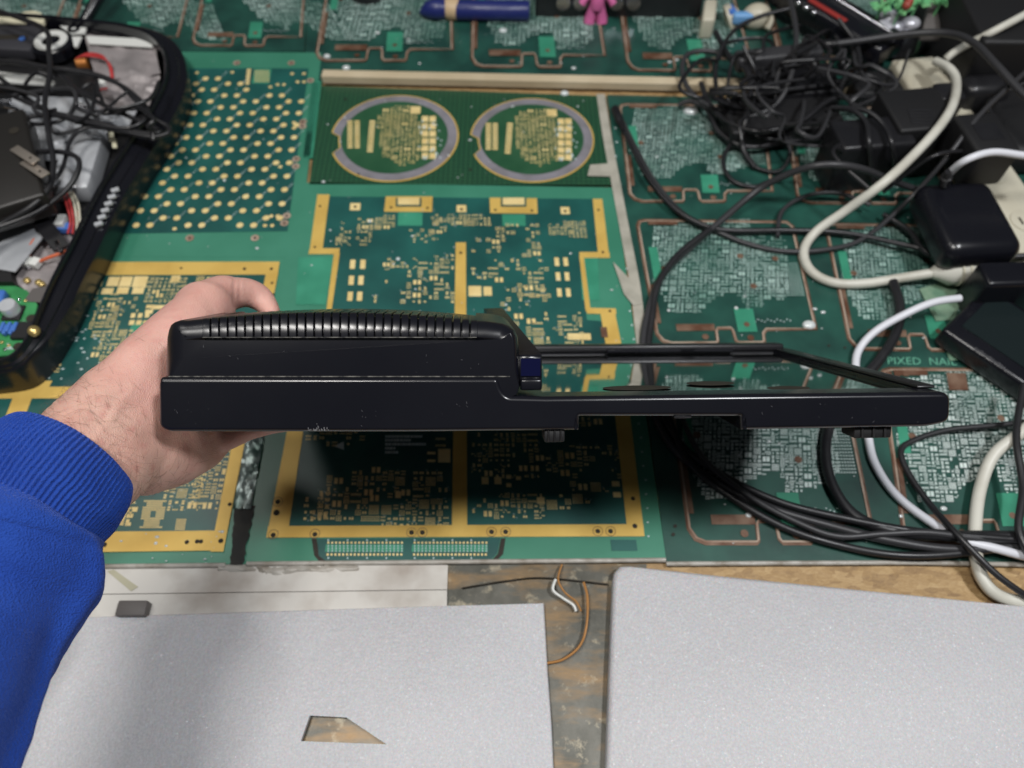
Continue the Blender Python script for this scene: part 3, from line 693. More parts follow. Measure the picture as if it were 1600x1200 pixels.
# pale raw edges of the boards towards the front, and larger blobs of dried glue
for lab, pts in (('pale raw edge line along the front of the centre panel', [(386, 881), (700, 878), (1040, 875)]), ('pale raw edge line along the front of the routed panel', [(1041, 881), (1200, 880), (1420, 879), (1700, 884)]), ('pale raw edge along the front of the board under the hand', [(-200, 889), (150, 885), (352, 883)])):
    g = G().tube([P(x, y, .0014) for x, y in pts], .0017, 8); tag(part('board_edge', g, M['resin'], None, 60), lab, 'edge strip')
for lab, x, y, r in (('white glue blob beside the cable end on the routed panel', 1079, 174, .0075), ('white glue blob on the back routed panel below the blue roll', 786, 48, .0045), ('clear glue blob in front of the wooden strip right of centre', 882, 146, .0045), ('clear glue blob at the left end of the wooden strip', 541, 106, .0042), ('white solder blob at the lower right corner of the middle routed cell', 1264, 508, .0055), ('clear glue blob on the corner of the back routed cell', 511, 88, .0038)):
    g = G().ball(P(x, y, Z0), r, r * .8, r * .55, 14, 8); tag(part('glue_blob', g, M['shiny_drop'], None, 60), lab, 'glue')
# ================================================================== front edge: trim, metal sheet, foam
g = G().prism([P(x, y, -.001) for x, y in ((-500, 890), (700, 884), (699, 922), (-520, 938))], .0016)
t = thing('trim_board', 'dirty white laminate trim along the front edge beside the sleeve', 'trim board', P(300, 920))
part('upper_band', g, M['trim'], t)
part('lower_band', G().prism([P(x, y, -.001) for x, y in ((-520, 940), (699, 924), (698, 1010), (-560, 1030))], .0028), M['trim'], t)
part('groove', G().prism([P(x, y, -.0012) for x, y in ((-520, 937), (699, 921), (699, 925), (-520, 941))], .0006), M['hole'], t)
g = G().prism([P(x, y, -.0019) for x, y in ((380, 882), (1010, 882), (1000, 1500), (200, 1500))], .0008)
tag(part('metal_sheet', g, M['rust'], None), 'rusty blue grey metal sheet showing between the two foam sheets', 'metal sheet')
a = P(213, 955, .001); tag(part('magnet_block', G().rbox(a + Vector((0, 0, .004)), Vector((.0095, 0, 0)), Vector((0, .005, 0)), Vector((0, 0, .004)), .001, 2), M['grey_metal'], None, 40), 'small dark grey block on the white trim beside the foam', 'block')
tag(part('tape_scrap', G().prism([P(x, y, .0008) for x, y in ((168, 893), (178, 890), (216, 917), (205, 924))], .0004), mat('olive_tape', (.40, .38, .27), .5), None), 'short olive tape scrap on the white trim beside the sleeve', 'tape')
def foam(name, label, pts, z0, h, hole=None):
    # outline (pixels at the top face) -> slab with rounded upper edge, optional hole
    bm = bmesh.new(); top = [P(x, y, z0 + h) for x, y in pts]; cen = sum(top, Vector()) / len(top)
    def off(p, d, z): v = (cen - p); v.z = 0; q = p + v.normalized() * d; return Vector((q.x, q.y, z))
    rings = [[off(p, 0, z0) for p in top], [off(p, 0, z0 + h * .6) for p in top], [off(p, h * .12, z0 + h * .88) for p in top], [off(p, h * .4, z0 + h) for p in top]]
    vv = [[bm.verts.new(p) for p in r] for r in rings]; n = len(top)
    for a, b in zip(vv, vv[1:]):
        for i in range(n): bm.faces.new((a[i], a[(i + 1) % n], b[(i + 1) % n], b[i]))
    if not hole: bm.faces.new(vv[-1])
    else:
        hp = [P(x, y, z0 + h) for x, y in hole]; hv = [bm.verts.new(p) for p in hp]; hb = [bm.verts.new(Vector((p.x, p.y, z0))) for p in hp]
        es = [bm.edges.new((hv[i], hv[(i + 1) % len(hv)])) for i in range(len(hv))]
        oe = [e for e in bm.edges if e.verts[0] in vv[-1] and e.verts[1] in vv[-1]]
        bmesh.ops.triangle_fill(bm, use_beauty=True, use_dissolve=False, edges=es + oe)
        for f in [f for f in bm.faces if all(v in hv for v in f.verts)]: bm.faces.remove(f)
        for i in range(len(hv)): bm.faces.new((hv[i], hv[(i + 1) % len(hv)], hb[(i + 1) % len(hv)], hb[i]))
    bmesh.ops.recalc_face_normals(bm, faces=bm.faces)
    me = bpy.data.meshes.new(name); bm.to_mesh(me); bm.free(); me.shade_smooth(); me.set_sharp_from_angle(angle=R(50))
    return tag(part(name, me, M['foam'], None), label, 'foam sheet')
foam('foam_sheet', 'grey white foam sheet with a wedge shaped hole at lower left', [(-500, 985), (-200, 975), (100, 965), (400, 955), (700, 946), (850, 942), (856, 1050), (862, 1130), (870, 1300), (880, 1500), (-900, 1500)], .001, .0032, [(484, 1118), (541, 1121), (604, 1163), (470, 1158)])
foam('foam_sheet', 'plain thick foam sheet at lower right beside the wood', [(958, 905), (960, 893), (968, 884), (982, 883), (1150, 900), (1300, 915), (1600, 946), (2000, 985), (2100, 1500), (945, 1500), (947, 1200), (952, 1050)], .0005, .009)
# loose wire strands on the metal sheet
for lab, pts, r, mm in (('curved rusty orange wire strand between the foam sheets', [(912, 910, .003), (918, 935, .005), (916, 980, .004), (905, 1010, .004), (880, 1030, .003), (855, 1036, .002)], .0009, 'orange_thread'),
                        ('short orange frayed strand at the panel edge above the foam gap', [(878, 882, .003), (872, 905, .006), (882, 925, .006), (900, 940, .005), (908, 955, .003)], .0007, 'orange_thread'),
                        ('thin white thread lying beside the orange strands', [(868, 905, .006), (864, 922, .005), (880, 935, .004), (895, 945, .003), (900, 955, .002)], .0011, 'white_plastic'),
                        ('dark thin wire stretched across the metal sheet', [(722, 919, .001), (790, 908, .001), (850, 903, .001), (950, 913, .001)], .0006, 'hole')):
    tag(part('wire_strand', G().tube(spline([P(*p) for p in pts], 8), r, 6), M[mm], None, 60), lab, 'wire')
# ================================================================== the black console
VPX, VPY = 735.0, 420.0
cd = Vector((VPX - 800, 600 - VPY, -F)).normalized()          # depth direction in camera space
cx_ = Vector((1, .008, 0)); cx_ = (cx_ - cd * cx_.dot(cd)).normalized()
cn_ = cx_.cross(-cd).normalized() * 1.0
if cn_.y < 0: cn_ = -cn_
DD, DX, DN = RM @ cd, RM @ cx_, RM @ cn_
DO = Cm(800, 640, .36)
def DV(px, py, D=0.0):                       # point on the plane at depth D inside the console
    r = ray(px, py); t = ((DO - CAMLOC).dot(DD) + D) / r.dot(DD); return CAMLOC + r * t
def F0(px, py, D=0.0): return DV(px, py, 0) + DD * D           # front-profile point pushed straight back
MPX = (DV(801, 640) - DV(800, 640)).length
DEPTH = .205
con = thing('game_console', 'black glossy plastic console held up at its left end by the hand', 'console', DV(600, 675))
def inset2(pts, d):
    n = len(pts); out = []
    area = sum(pts[i - 1].x * pts[i].y - pts[i].x * pts[i - 1].y for i in range(n)); sg = 1 if area > 0 else -1
    for i in range(n):
        a = (pts[i] - pts[i - 1]); b = (pts[(i + 1) % n] - pts[i])
        if a.length < 1e-6: a = b
        if b.length < 1e-6: b = a
        na = Vector((-a.y, a.x)).normalized() * sg; nb = Vector((-b.y, b.x)).normalized() * sg
        m = na + nb; m = m.normalized() if m.length > 1e-4 else na; m = m / max(.5, m.dot(na))
        out.append(pts[i] + m * (d[i] if isinstance(d, list) else d))
    return out
# lower housing + display frame, one shell
prof = [(249, 590, 6), (779, 590, 14), (783, 606, 8), (792, 619, 10), (852, 620.5, 0), (853, 620.5, 0), (1452, 613.5, 0), (1453, 613.5, 0), (1487, 613, 16), (1486, 660, 14), (1450, 667.5, 10), (1159, 672.5, 1), (1158, 651, 1),
        (906, 651, 1), (905, 673, 1), (640, 675.5, 0), (262, 675.5, 8), (247, 668, 10), (247, 600, 0)]
pr = round_poly(prof, 5)
rr = [(7.0, 0), (6.8, .01), (5.2, .13), (3.6, .40), (2.0, .90), (.9, 1.45), (.2, 2.0), (0, 2.6)]   # inset px, depth mm (rounded front edge)
def ringL(ins, D, low):
    pts = inset2(pr, ins); out = []
    for p, o in zip(pts, pr):
        y = p.y
        if low and 852.5 <= o.x <= 1452.5 and o.y < 640: y += low
        out.append(F0(p.x, y, D))
    return out
rings = [ringL(7.8, 0, 0)] + [ringL(i, d * .001, 0) for i, d in rr] + [ringL(0, .0150, 0), ringL(0, .0153, 10), ringL(0, DEPTH - .012, 10), ringL(0, DEPTH - .0118, 0), ringL(0, DEPTH - .003, 0), ringL(4, DEPTH, 0)]
part('lower_housing', G().loft(rings), M['black_gloss'], con, 40)
# mirror-black recessed panel
def slab(pxs, D0, D1, dy0, dy1):
    a = [F0(x, y + dy0, D0) for x, y in pxs]; b = [F0(x, y + dy0, D1) for x, y in pxs]
    return a, b
n0, n1 = F0(854, 629.8, .0156), F0(1451, 623, .0156); n2, n3 = n1 + DD * (DEPTH - .0280), n0 + DD * (DEPTH - .0280)
pan = part('display_panel', G().prism([n0, n1, n2, n3], .0012, DN), M['black_panel'], con)
def hole_at(px, py, ln, wd, lab='slot'):
    # oval slot lying on the panel
    r = ray(px, py); o = n0 + DN * .0013; t = (o - CAMLOC).dot(DN) / r.dot(DN); c = CAMLOC + r * t
    g = G().prism([c + DX * math.cos(k * math.pi / 12) * ln + DD * math.sin(k * math.pi / 12) * wd for k in range(24)], .0002, DN); part(lab, g, M['hole'], pan)
hole_at(1110, 599, .013, .0070); hole_at(995, 606, .018, .0070); hole_at(1232, 606.5, .011, .006)
# raised far rail and side rail
def rail(name, p0, p1, hh, wv, brk=None):
    g = G(); c = (p0 + p1) / 2; L = (p1 - p0) / 2
    g.rbox(c + DN * hh / 2, L, wv / 2, DN * hh / 2, .0016, 3); return part(name, g, M['black_satin'], con, 40)
top0 = lambda x, D: F0(x, 620.5 - (x - 852) * 7 / 600, D)
fr = rail('far_rail', top0(760, DEPTH - .008), top0(1474, DEPTH - .008), .0052, DD * .013)
rail('side_rail', top0(1470, .012), top0(1470, DEPTH - .010), .0018, DX * .0095)
for x0, x1 in ((968, 1135), (1140, 1225)):
    a, b = top0(x0 + 90, DEPTH - .0152), top0(x1 + 130, DEPTH - .0152)
    part('rail_lip', G().rbox((a + b) / 2 + DN * .001, (b - a) / 2, DD * .0008, DN * .0012, .0004, 1), M['black_gloss'], con, 40)
# upper housing with arched top and recessed grille bed
def ytop(x): return 488 + 13 * ((x - 520) / 228) ** 2
up = [(258, 625), (258, 590), (258.5, 560), (260, 528)]
arc = [(262.5, 516), (266, 508), (272, 503.5), (281, 500.5)]
top = [(x, ytop(x)) for x in (291, 303, 314.8, 315)] + [(x, ytop(x)) for x in range(330, 741, 15)] + [(744.8, ytop(745)), (745.2, ytop(745)), (760, 501.5), (772, 503)]
arc2 = [(785, 505), (796, 509), (804, 516), (809, 527), (811, 545), (812, 575), (812.5, 605), (808, 618), (792, 625), (782, 625)]
up = [Vector(p) for p in up + arc + top + arc2]
BD = .078
RF = 26.0
def ringU(th, D=None):
    ins = RF * (1 - math.sin(th)); dd = RF * MPX * (1 - math.cos(th)) if D is None else D
    d = []
    for p in up:
        k = ins if p.y < 575 and p.x < 800 else ins * .35
        if 290 < p.x < 762 and p.y < 515: k = ins * (527 - p.y) / RF
        d.append(k if p.x < 700 or p.y < 588 else ins * .05)
    pts = inset2(up, d); out = []
    for p, o in zip(pts, up):
        rec = 315 <= o.x <= 745 and o.y < 515
        e = DN * (-.0016) + DD * (.0016 * math.cos(th) if D is None else 0) if rec else Vector()
        out.append((DV(p.x, p.y, dd) if D is None else DV(p.x, p.y, RF * MPX) + DD * (dd - RF * MPX)) + e)
    return out
rings = [ringU(R(0)), ringU(R(.6))] + [ringU(th) for th in [R(a) for a in (3, 12, 25, 38, 52, 66, 78, 90)]] + [ringU(R(90), .03), ringU(R(90), BD - .008), ringU(R(70), BD - .003), ringU(R(40), BD)]
rings = [[p + DD * .0012 for p in r] for r in rings]
part('upper_housing', G().loft(rings), M['black_gloss'], con, 35)
# grille ribs wrapping over the rounded edge
nr = 32
for k in range(nr):
    x = 322 + (741 - 322) * k / (nr - 1); yt = ytop(x); w = 10.6 * MPX / 2; r = RF * MPX
    path = [(0, -RF - 0.2)] ; pts = []
    for a in range(0, 91, 10):
        th = R(a); pts.append((r * (1 - math.cos(th)) - .0002 + .0012, -(527 - yt) * (1 - math.sin(th)), th))
    pts += [(.020, 0, R(90)), (.034, 0, R(90))]
    ringsr = []
    for D, dy, th in pts:
        c = DV(x, yt - dy, min(D, r)) + DD * max(0, D - r); nrm = (-DD * math.cos(th) + DN * math.sin(th))
        ringsr.append([c - DX * w - nrm * .0017, c - DX * w - nrm * .00012, c - DX * w * .88 + nrm * .00008, c + nrm * .00014, c + DX * w * .88 + nrm * .00008, c + DX * w - nrm * .00012, c + DX * w - nrm * .0017])
    part('grille_rib', G().loft(ringsr), M['black_gloss'], con, 40)
M['dust_line'] = mat('dust_in_seam', (.15, .145, .13), .8, var=(260, (.02, .02, .02), .40, .60))
part('grille_edge', G().tube([F0(x, 527.4, .0007) for x in (315, 420, 530, 640, 745)], .00022, 6), M['dust_line'], con)
part('seam', G().tube([F0(x, 589, .0012) for x in (262, 400, 560, 700, 797)], .00028, 6), M['dust_line'], con)
# hinge block and its long sloping cover on the right of the upper housing
fq = [F0(811, 557, .006), F0(849, 557, .006), F0(849, 607, .006), F0(811, 607, .006)]
bq = [DV(756, 482, .125), DV(785, 481, .125), DV(789, 540, .125), DV(756, 540, .125)]
def bev(f, b, e=.0014):
    def shr(q, d): c = sum(q, Vector()) / 4; return [p + (c - p).normalized() * d for p in q]
    return G().loft([shr(f, e * 1.4), [p + DD * e * .3 for p in shr(f, e * .5)], [p + DD * e for p in f], b, shr(b, e)])
blk = part('side_block', bev(fq, bq), M['black_gloss'], con, 45)
part('block_window', G().prism([F0(815, 562, .0056), F0(846, 562, .0056), F0(846, 590, .0056), F0(815, 590, .0056)], .0004, -DD), mat('navy_tinted_lens', (.004, .005, .03), .08, spec=.7), blk)
part('block_lug', G().rbox(F0(831, 603, .0052), DX * .0052, DN * .0028, DD * .002, .0012, 3), M['black_gloss'], blk, 40)
# feet and latch tab
for x0, x1, y0, y1, D in ((851, 884, 672, 694, .010), (1341, 1404, 668, 689, .012)):
    c = (F0(x0, y0, D) + F0(x1, y1, D)) / 2; a = DX * (x1 - x0) * MPX / 2; n = DN * (y1 - y0) * MPX / 2
    f = part('foot', G().rbox(c, a, n, DD * .007, .001, 2), M['black_matt'], con, 40)
    for k in range(3): part('foot_rib', G().rbox(c - DD * .0072 + a * (k - 1) * .6, a * .07, n * .9, DD * .0008, .0003, 1), M['black_matt'], f, 40)
c = F0(1068, 652, .004); part('latch_tab', G().rbox(c, DX * .0042, DN * .0007, DD * .003, .0003, 1), M['black_satin'], con, 40)
# scuff near the bottom edge
M['scuff'] = mat('grey_scuff', (.17, .17, .18), .7)
g = G(); rg = Rg(77)
for k in range(26):
    x = 496 + rg.gauss(0, 7); y = 672 - abs(rg.gauss(0, 3.5)) * (1.6 if abs(x - 496) < 3 else .4); l = rg.uniform(.6, 1.8); w = rg.uniform(.25, .5)
    c = F0(x, y, -.00004); g.prism([c - DX * w * MPX - DN * l * MPX, c + DX * w * MPX - DN * l * MPX, c + DX * w * MPX + DN * l * MPX, c - DX * w * MPX + DN * l * MPX], .00003, -DD)
for k in range(44):
    cxs = ((300, 640), (560, 655), (730, 640), (400, 560), (690, 565), (1235, 650), (1380, 640))[k % 7]; x, y = cxs[0] + rg.gauss(0, 34), cxs[1] + rg.gauss(0, 9)
    if x < 266 or (x < 800 and not (534 < y < 584 or 600 < y < 668)) or (x > 800 and not 628 < y < 660): continue
    a = rg.choice((.5, 1.3, 1.6, 2.4)) + rg.gauss(0, .2); l = rg.uniform(.3, 1.5) ** 2; w = .11
    u = (DX * math.cos(a) + DN * math.sin(a)) * MPX; v = (DN * math.cos(a) - DX * math.sin(a)) * MPX; c = F0(x, y, -.00004)
    g.prism([c - u * l - v * w, c + u * l - v * w, c + u * l + v * w, c - u * l + v * w], .00003, -DD)
part('scuff_marks', g, M['scuff'], con, kind='stuff')
# ================================================================== the arm holding the console
def skin_mat():
    m = mat('skin', (.56, .34, .26), .48, sss=.25, spec=.4)
    nt = m.node_tree; b = nt.nodes['Principled BSDF']; geo = nd(nt, 'ShaderNodeNewGeometry')
    def nz(sc, det, lo, hi):
        n = nd(nt, 'ShaderNodeTexNoise'); n.inputs['Scale'].default_value = sc; n.inputs['Detail'].default_value = det; nt.links.new(geo.outputs['Position'], n.inputs['Vector'])
        r = nd(nt, 'ShaderNodeMapRange'); r.inputs[1].default_value = lo; r.inputs[2].default_value = hi; nt.links.new(n.outputs['Fac'], r.inputs[0]); return r.outputs[0]
    def mx(f, a, c):
        x = nd(nt, 'ShaderNodeMix', data_type='RGBA'); nt.links.new(f, x.inputs[0])
        if isinstance(a, tuple): x.inputs[6].default_value = (*a, 1)
        else: nt.links.new(a, x.inputs[6])
        x.inputs[7].default_value = (*c, 1); return x.outputs[2]
    c = mx(nz(45, 5, .35, .68), (.62, .405, .32), (.56, .32, .255))
    c = mx(nz(160, 4, .52, .72), c, (.52, .265, .215))
    # the hand is pinker than the forearm: blend along the arm
    at = nd(nt, 'ShaderNodeAttribute', attribute_name='pinkness')
    ml = nd(nt, 'ShaderNodeMath', operation='MULTIPLY'); ml.inputs[1].default_value = .5; nt.links.new(at.outputs['Fac'], ml.inputs[0])
    c = mx(ml.outputs[0], c, (.65, .345, .30))
    nt.links.new(c, b.inputs['Base Color'])
    vo = nd(nt, 'ShaderNodeTexVoronoi', feature='DISTANCE_TO_EDGE'); vo.inputs['Scale'].default_value = 900; nt.links.new(geo.outputs['Position'], vo.inputs['Vector'])
    n2 = nd(nt, 'ShaderNodeTexNoise'); n2.inputs['Scale'].default_value = 220; n2.inputs['Detail'].default_value = 6; nt.links.new(geo.outputs['Position'], n2.inputs['Vector'])
    ad = nd(nt, 'ShaderNodeMath', operation='ADD'); nt.links.new(vo.outputs['Distance'], ad.inputs[0]); nt.links.new(n2.outputs['Fac'], ad.inputs[1])
    bp = nd(nt, 'ShaderNodeBump'); bp.inputs['Strength'].default_value = .4; bp.inputs['Distance'].default_value = .0009; nt.links.new(ad.outputs[0], bp.inputs['Height']); nt.links.new(bp.outputs[0], b.inputs['Normal'])
    return m
M['skin'] = skin_mat()
person = thing('person', 'left arm in a blue ribbed sleeve gripping the black console', 'person', Cm(60, 900, .33))
blob = G()
def limb(pts, n=10):                          # pts: (px, py, depth, radius px) tapered chain of overlapping balls
    P4 = [(Cm(a, b, d), r * d / F) for a, b, d, r in pts]; limbw(P4, n)
def limbw(P4, n=10):
    c = spline([p for p, _ in P4], n); rr = []
    for i in range(len(P4) - 1):
        for k in range(n): t = k / n; rr.append(P4[i][1] * (1 - t) + P4[i + 1][1] * t)
    rr.append(P4[-1][1]); blob.tube(c, rr, 20)
    for p, r in ((c[0], rr[0]), (c[-1], rr[-1])): blob.ball(p, r, r, r, 20, 12)
    for p, r in P4[1:-1]: blob.ball(p, r * .999, r * .999, r * .999, 20, 12)
# forearm and wrist (two chains side by side give the flat oval of a wrist)
limb([(-60, 905, .318, 100), (40, 800, .335, 92), (118, 706, .356, 74), (178, 640, .376, 68), (232, 590, .392, 62)])
limb([(-40, 930, .318, 96), (60, 820, .340, 92), (146, 742, .358, 72), (205, 692, .382, 72), (260, 668, .405, 78)])
limb([(90, 760, .345, 80), (170, 685, .372, 80), (235, 640, .398, 82)])
# heel of the hand, palm running under the console
limb([(222, 704, .388, 72), (262, 690, .405, 72), (296, 672, .425, 68), (322, 648, .450, 56)])
limb([(240, 620, .405, 70), (300, 610, .440, 66)])
# thumb: base joint, knuckle, bent tip
limb([(212, 618, .385, 66), (236, 574, .392, 55), (280, 528, .405, 51), (322, 486, .428, 45)])
limb([(318, 486, .428, 46), (345, 462, .440, 31), (378, 457, .450, 23.5), (398, 461, .455, 23), (414, 474, .455, 19), (424, 487, .452, 14)])
# four fingers curled under the bottom of the console, closed against it
bx0 = F0(246, 675.5)
def U(x, D, n): return bx0 + DX * x + DD * D + DN * n
for k, (D, ln, r) in enumerate(((.052, .052, .0078), (.071, .066, .0086), (.091, .072, .0090), (.111, .064, .0088))):
    a = Cm(306 + k * 4, 640 - k * 12, .445 + k * .012)
    limbw([(a, .0125), (U(.006, D + .014, -.0145), .0105), (U(.022, D + .014, -.0105), r * 1.08), (U(ln * .72, D + .014, -r * 1.02), r), (U(ln, D + .014, -r * .95), r * .86)], 6)
me = blob.mesh('skin_body')
ob = bpy.data.objects.new('tmp', me); S.collection.objects.link(ob)
md = ob.modifiers.new('r', 'REMESH'); md.mode = 'VOXEL'; md.voxel_size = .0016; md.use_smooth_shade = True
ms = ob.modifiers.new('s', 'SMOOTH'); ms.factor = .5; ms.iterations = 14
dg = bpy.context.evaluated_depsgraph_get(); sk = bpy.data.meshes.new_from_object(ob.evaluated_get(dg)); bpy.data.objects.remove(ob)
# finer shape: tendon, wrist crease, knuckle folds, thenar bump pushed along the normals
def bumpat(px, py, d, r, amt, p, nrm): 
    c = Cm(px, py, d); q = (p - c).length / r
    return nrm * amt * math.exp(-q * q)
cols = []; newco = []
for v in sk.vertices:
    p = v.co.copy(); n = v.normal.copy(); x, y = inv(p)
    o = bumpat(206, 548, .375, .010, .0022, p, n) + bumpat(330, 440, .42, .012, .0015, p, n)
    dd = ((x - 372) * .35 + (y - 455) * .05)
    if 355 < x < 392 and y < 480: o -= n * .0006 * (math.exp(-((x - 366) / 3) ** 2) + .8 * math.exp(-((x - 374) / 2.5) ** 2))
    ln = (x - 120) * .70 - (y - 700) * .70        # distance along the arm
    o += n * .0004 * math.exp(-((ln - 18) / 4) ** 2) * -1
    o += n * noise.noise(p * 90) * .0006
    # faint veins and tendons along the arm, fine creases across the wrist
    ac = (x - 120) * .7 + (y - 700) * .7
    for c0, w0, am in ((-34 + .10 * ln, 8, .0006), (6 - .06 * ln + 5 * math.sin(ln / 30), 7, .0005)): o += n * am * math.exp(-((ac - c0) / w0) ** 2) * max(0, min(1, (ln + 60) / 60)) * max(0, min(1, (150 - ln) / 60))
    for l0 in (30, 37, 47): o -= n * .00025 * math.exp(-((ln - l0 - 4 * math.sin(ac / 23)) / 1.7) ** 2)
    newco += list(p + o)
    cols.append(min(1, max(0, (ln + 10) / 150)) * (1.25 if y < 520 else 1))
sk.vertices.foreach_set('co', newco); sk.update()
at = sk.attributes.new('pinkness', 'FLOAT', 'POINT'); at.data.foreach_set('value', cols)
sk.shade_smooth()
body = part('hand', sk, M['skin'], person)
# thumb nail
M['nail'] = mat('fingernail', (.66, .44, .38), .25, coat=.4)
c = Cm(428, 476, .447); 
# fine dark hairs on forearm and wrist
hg = G(); rg = Rg(90); polys = sk.polygons; made = 0; tries = 0
ax = (Cm(230, 590, .39) - Cm(60, 790, .345)).normalized()
while made < 430 and tries < 60000:
    tries += 1; f = polys[rg.randrange(len(polys))]; c = f.center.copy(); n = f.normal.copy()
    if n.dot(CAMLOC - c) < 0: continue
    x, y = inv(c)
    if not (40 < x < 330 and 520 < y < 800): continue
    ln = (x - 120) * .70 - (y - 700) * .70
    dens = max(.05, 1 - max(0, ln - 20) / 130)
    if rg.random() > dens: continue
    made += 1; L = rg.uniform(.005, .013) * (.6 + .4 * dens)
    side = n.cross(ax).normalized() * rg.choice((-1, 1, 1)); d = (ax * rg.uniform(-.2, .8) + side * rg.uniform(.2, 1.0)).normalized(); d = (d - n * d.dot(n)).normalized()
    cv = n.cross(d) * rg.uniform(-.35, .35); pts = []
    for k in range(5):
        t = k / 4; pts.append(c + d * L * t + cv * L * t * t + n * (.0002 + .0016 * math.sin(t * 2.4) * L / .01))
    hg.tube(pts, [.00004, .000038, .000034, .000027, .000016], 3)
part('arm_hair', hg, mat('dark_body_hair', (.13, .07, .045), .5), body, kind='stuff')

# ------------------------------------------------------------------ sleeve and ribbed cuff
def fabric_mat():
    m = mat('blue_cotton_knit', (.012, .048, .285), .85, spec=.15, var=(45, (.017, .064, .345), .35, .7))
    nt = m.node_tree; b = nt.nodes['Principled BSDF']; geo = nd(nt, 'ShaderNodeNewGeometry')
    b.inputs['Sheen Weight'].default_value = .35; b.inputs['Sheen Tint'].default_value = (.25, .35, .9, 1)
    n2 = nd(nt, 'ShaderNodeTexVoronoi'); n2.inputs['Scale'].default_value = 1300; nt.links.new(geo.outputs['Position'], n2.inputs['Vector'])
    n3 = nd(nt, 'ShaderNodeTexNoise'); n3.inputs['Scale'].default_value = 1100; n3.inputs['Detail'].default_value = 3; nt.links.new(geo.outputs['Position'], n3.inputs['Vector'])
    ad = nd(nt, 'ShaderNodeMath', operation='ADD'); nt.links.new(n2.outputs['Distance'], ad.inputs[0]); nt.links.new(n3.outputs['Fac'], ad.inputs[1])
    bp = nd(nt, 'ShaderNodeBump'); bp.inputs['Strength'].default_value = .8; bp.inputs['Distance'].default_value = .0008; nt.links.new(ad.outputs[0], bp.inputs['Height']); nt.links.new(bp.outputs[0], b.inputs['Normal'])
    return m
M['fabric'] = fabric_mat()
path = [(112, 716, .356, 104), (101, 728, .353, 113), (86, 746, .3495, 117), (66, 770, .345, 119), (46, 796, .340, 115), (36, 809, .338, 111)]
path2 = [(40, 803, .339, 112), (34, 812, .3375, 124), (20, 842, .334, 134), (-4, 890, .327, 139), (-36, 955, .317, 141), (-78, 1040, .304, 146), (-125, 1130, .291, 152), (-190, 1260, .272, 165)]
def sleeve(name, pth, nseg, n, fn):
    c = spline([Cm(a, b, d) for a, b, d, _ in pth], n); rr = spline([(r * d / F, 0, 0) for _, _, d, r in pth], n); rr = [v.x for v in rr]
    up = (CAMLOC - c[0]).normalized(); rings = []
    for i, p in enumerate(c):
        t = (c[min(i + 1, len(c) - 1)] - c[max(i - 1, 0)]).normalized()
        u = (up - t * up.dot(t)).normalized(); w = t.cross(u)
        rings.append([p + (u * math.cos(a) + w * math.sin(a)) * (rr[i] + fn(i / (len(c) - 1), a, p)) for a in [2 * math.pi * k / nseg for k in range(nseg)]])
    return rings
NR = 88
def cuff_fn(f, a, p): return .00055 * math.cos(a * NR) * min(1, f * 14 + .2) + .0012 * noise.noise(Vector((math.cos(a) * 2, math.sin(a) * 2, f * 2)))
rings = sleeve('cuff', path, NR * 6, 7, cuff_fn)
inner = [[p + (sum(r, Vector()) / len(r) - p).normalized() * .004 for p in r] for r in reversed(rings[:14])]
part('cuff', G().loft(inner + rings, cap0=False, cap1=False), M['fabric'], person, 80)
def slv_fn(f, a, p):
    fold = .0042 * noise.noise(Vector((math.cos(a) * 1.3, math.sin(a) * 1.3, f * 5 + .7))) + .0022 * math.sin(a * 2 + f * 7 + 1.1) * min(1, f * 5)
    ridge = .0045 * math.exp(-((a - (5.55 - .55 * f)) / .13) ** 2) * min(1, max(0, f - .12) * 6)
    return fold + ridge + .0006 * noise.noise(p * 160)
rings = sleeve('sleeve', path2, 200, 10, slv_fn)
part('sleeve', G().loft(rings, cap0=False, cap1=False), M['fabric'], person, 80)
# ================================================================== helpers for loose things
def cable(label, pts, r, m='rubber', name='black_cable', group=None, n=8, seg=8):
    return tag(part(name, G().tube(spline([P(*p) for p in pts], n), r, seg), M[m], None, 60), label, 'cable', group)
def axes(q, z):
    a = [P(x, y, z) for x, y in q]; c = sum(a, Vector()) / 4
    ax = ((a[1] - a[0]) + (a[2] - a[3])) / 4; ay = ((a[0] - a[3]) + (a[1] - a[2])) / 4
    ay = ay - ax * (ay.dot(ax) / ax.length_squared)
    return c, ax, ay
def brick(name, label, cat, q, z, h, r, m, seg=4):
    c, ax, ay = axes(q, z); t = thing(name, label, cat, (c.x, c.y, max(0, z - h)))
    part('body', G().rbox(c - Vector((0, 0, h / 2)), ax, ay, Vector((0, 0, h / 2)), r, seg), M[m], t, 40)
    return t, c, ax, ay

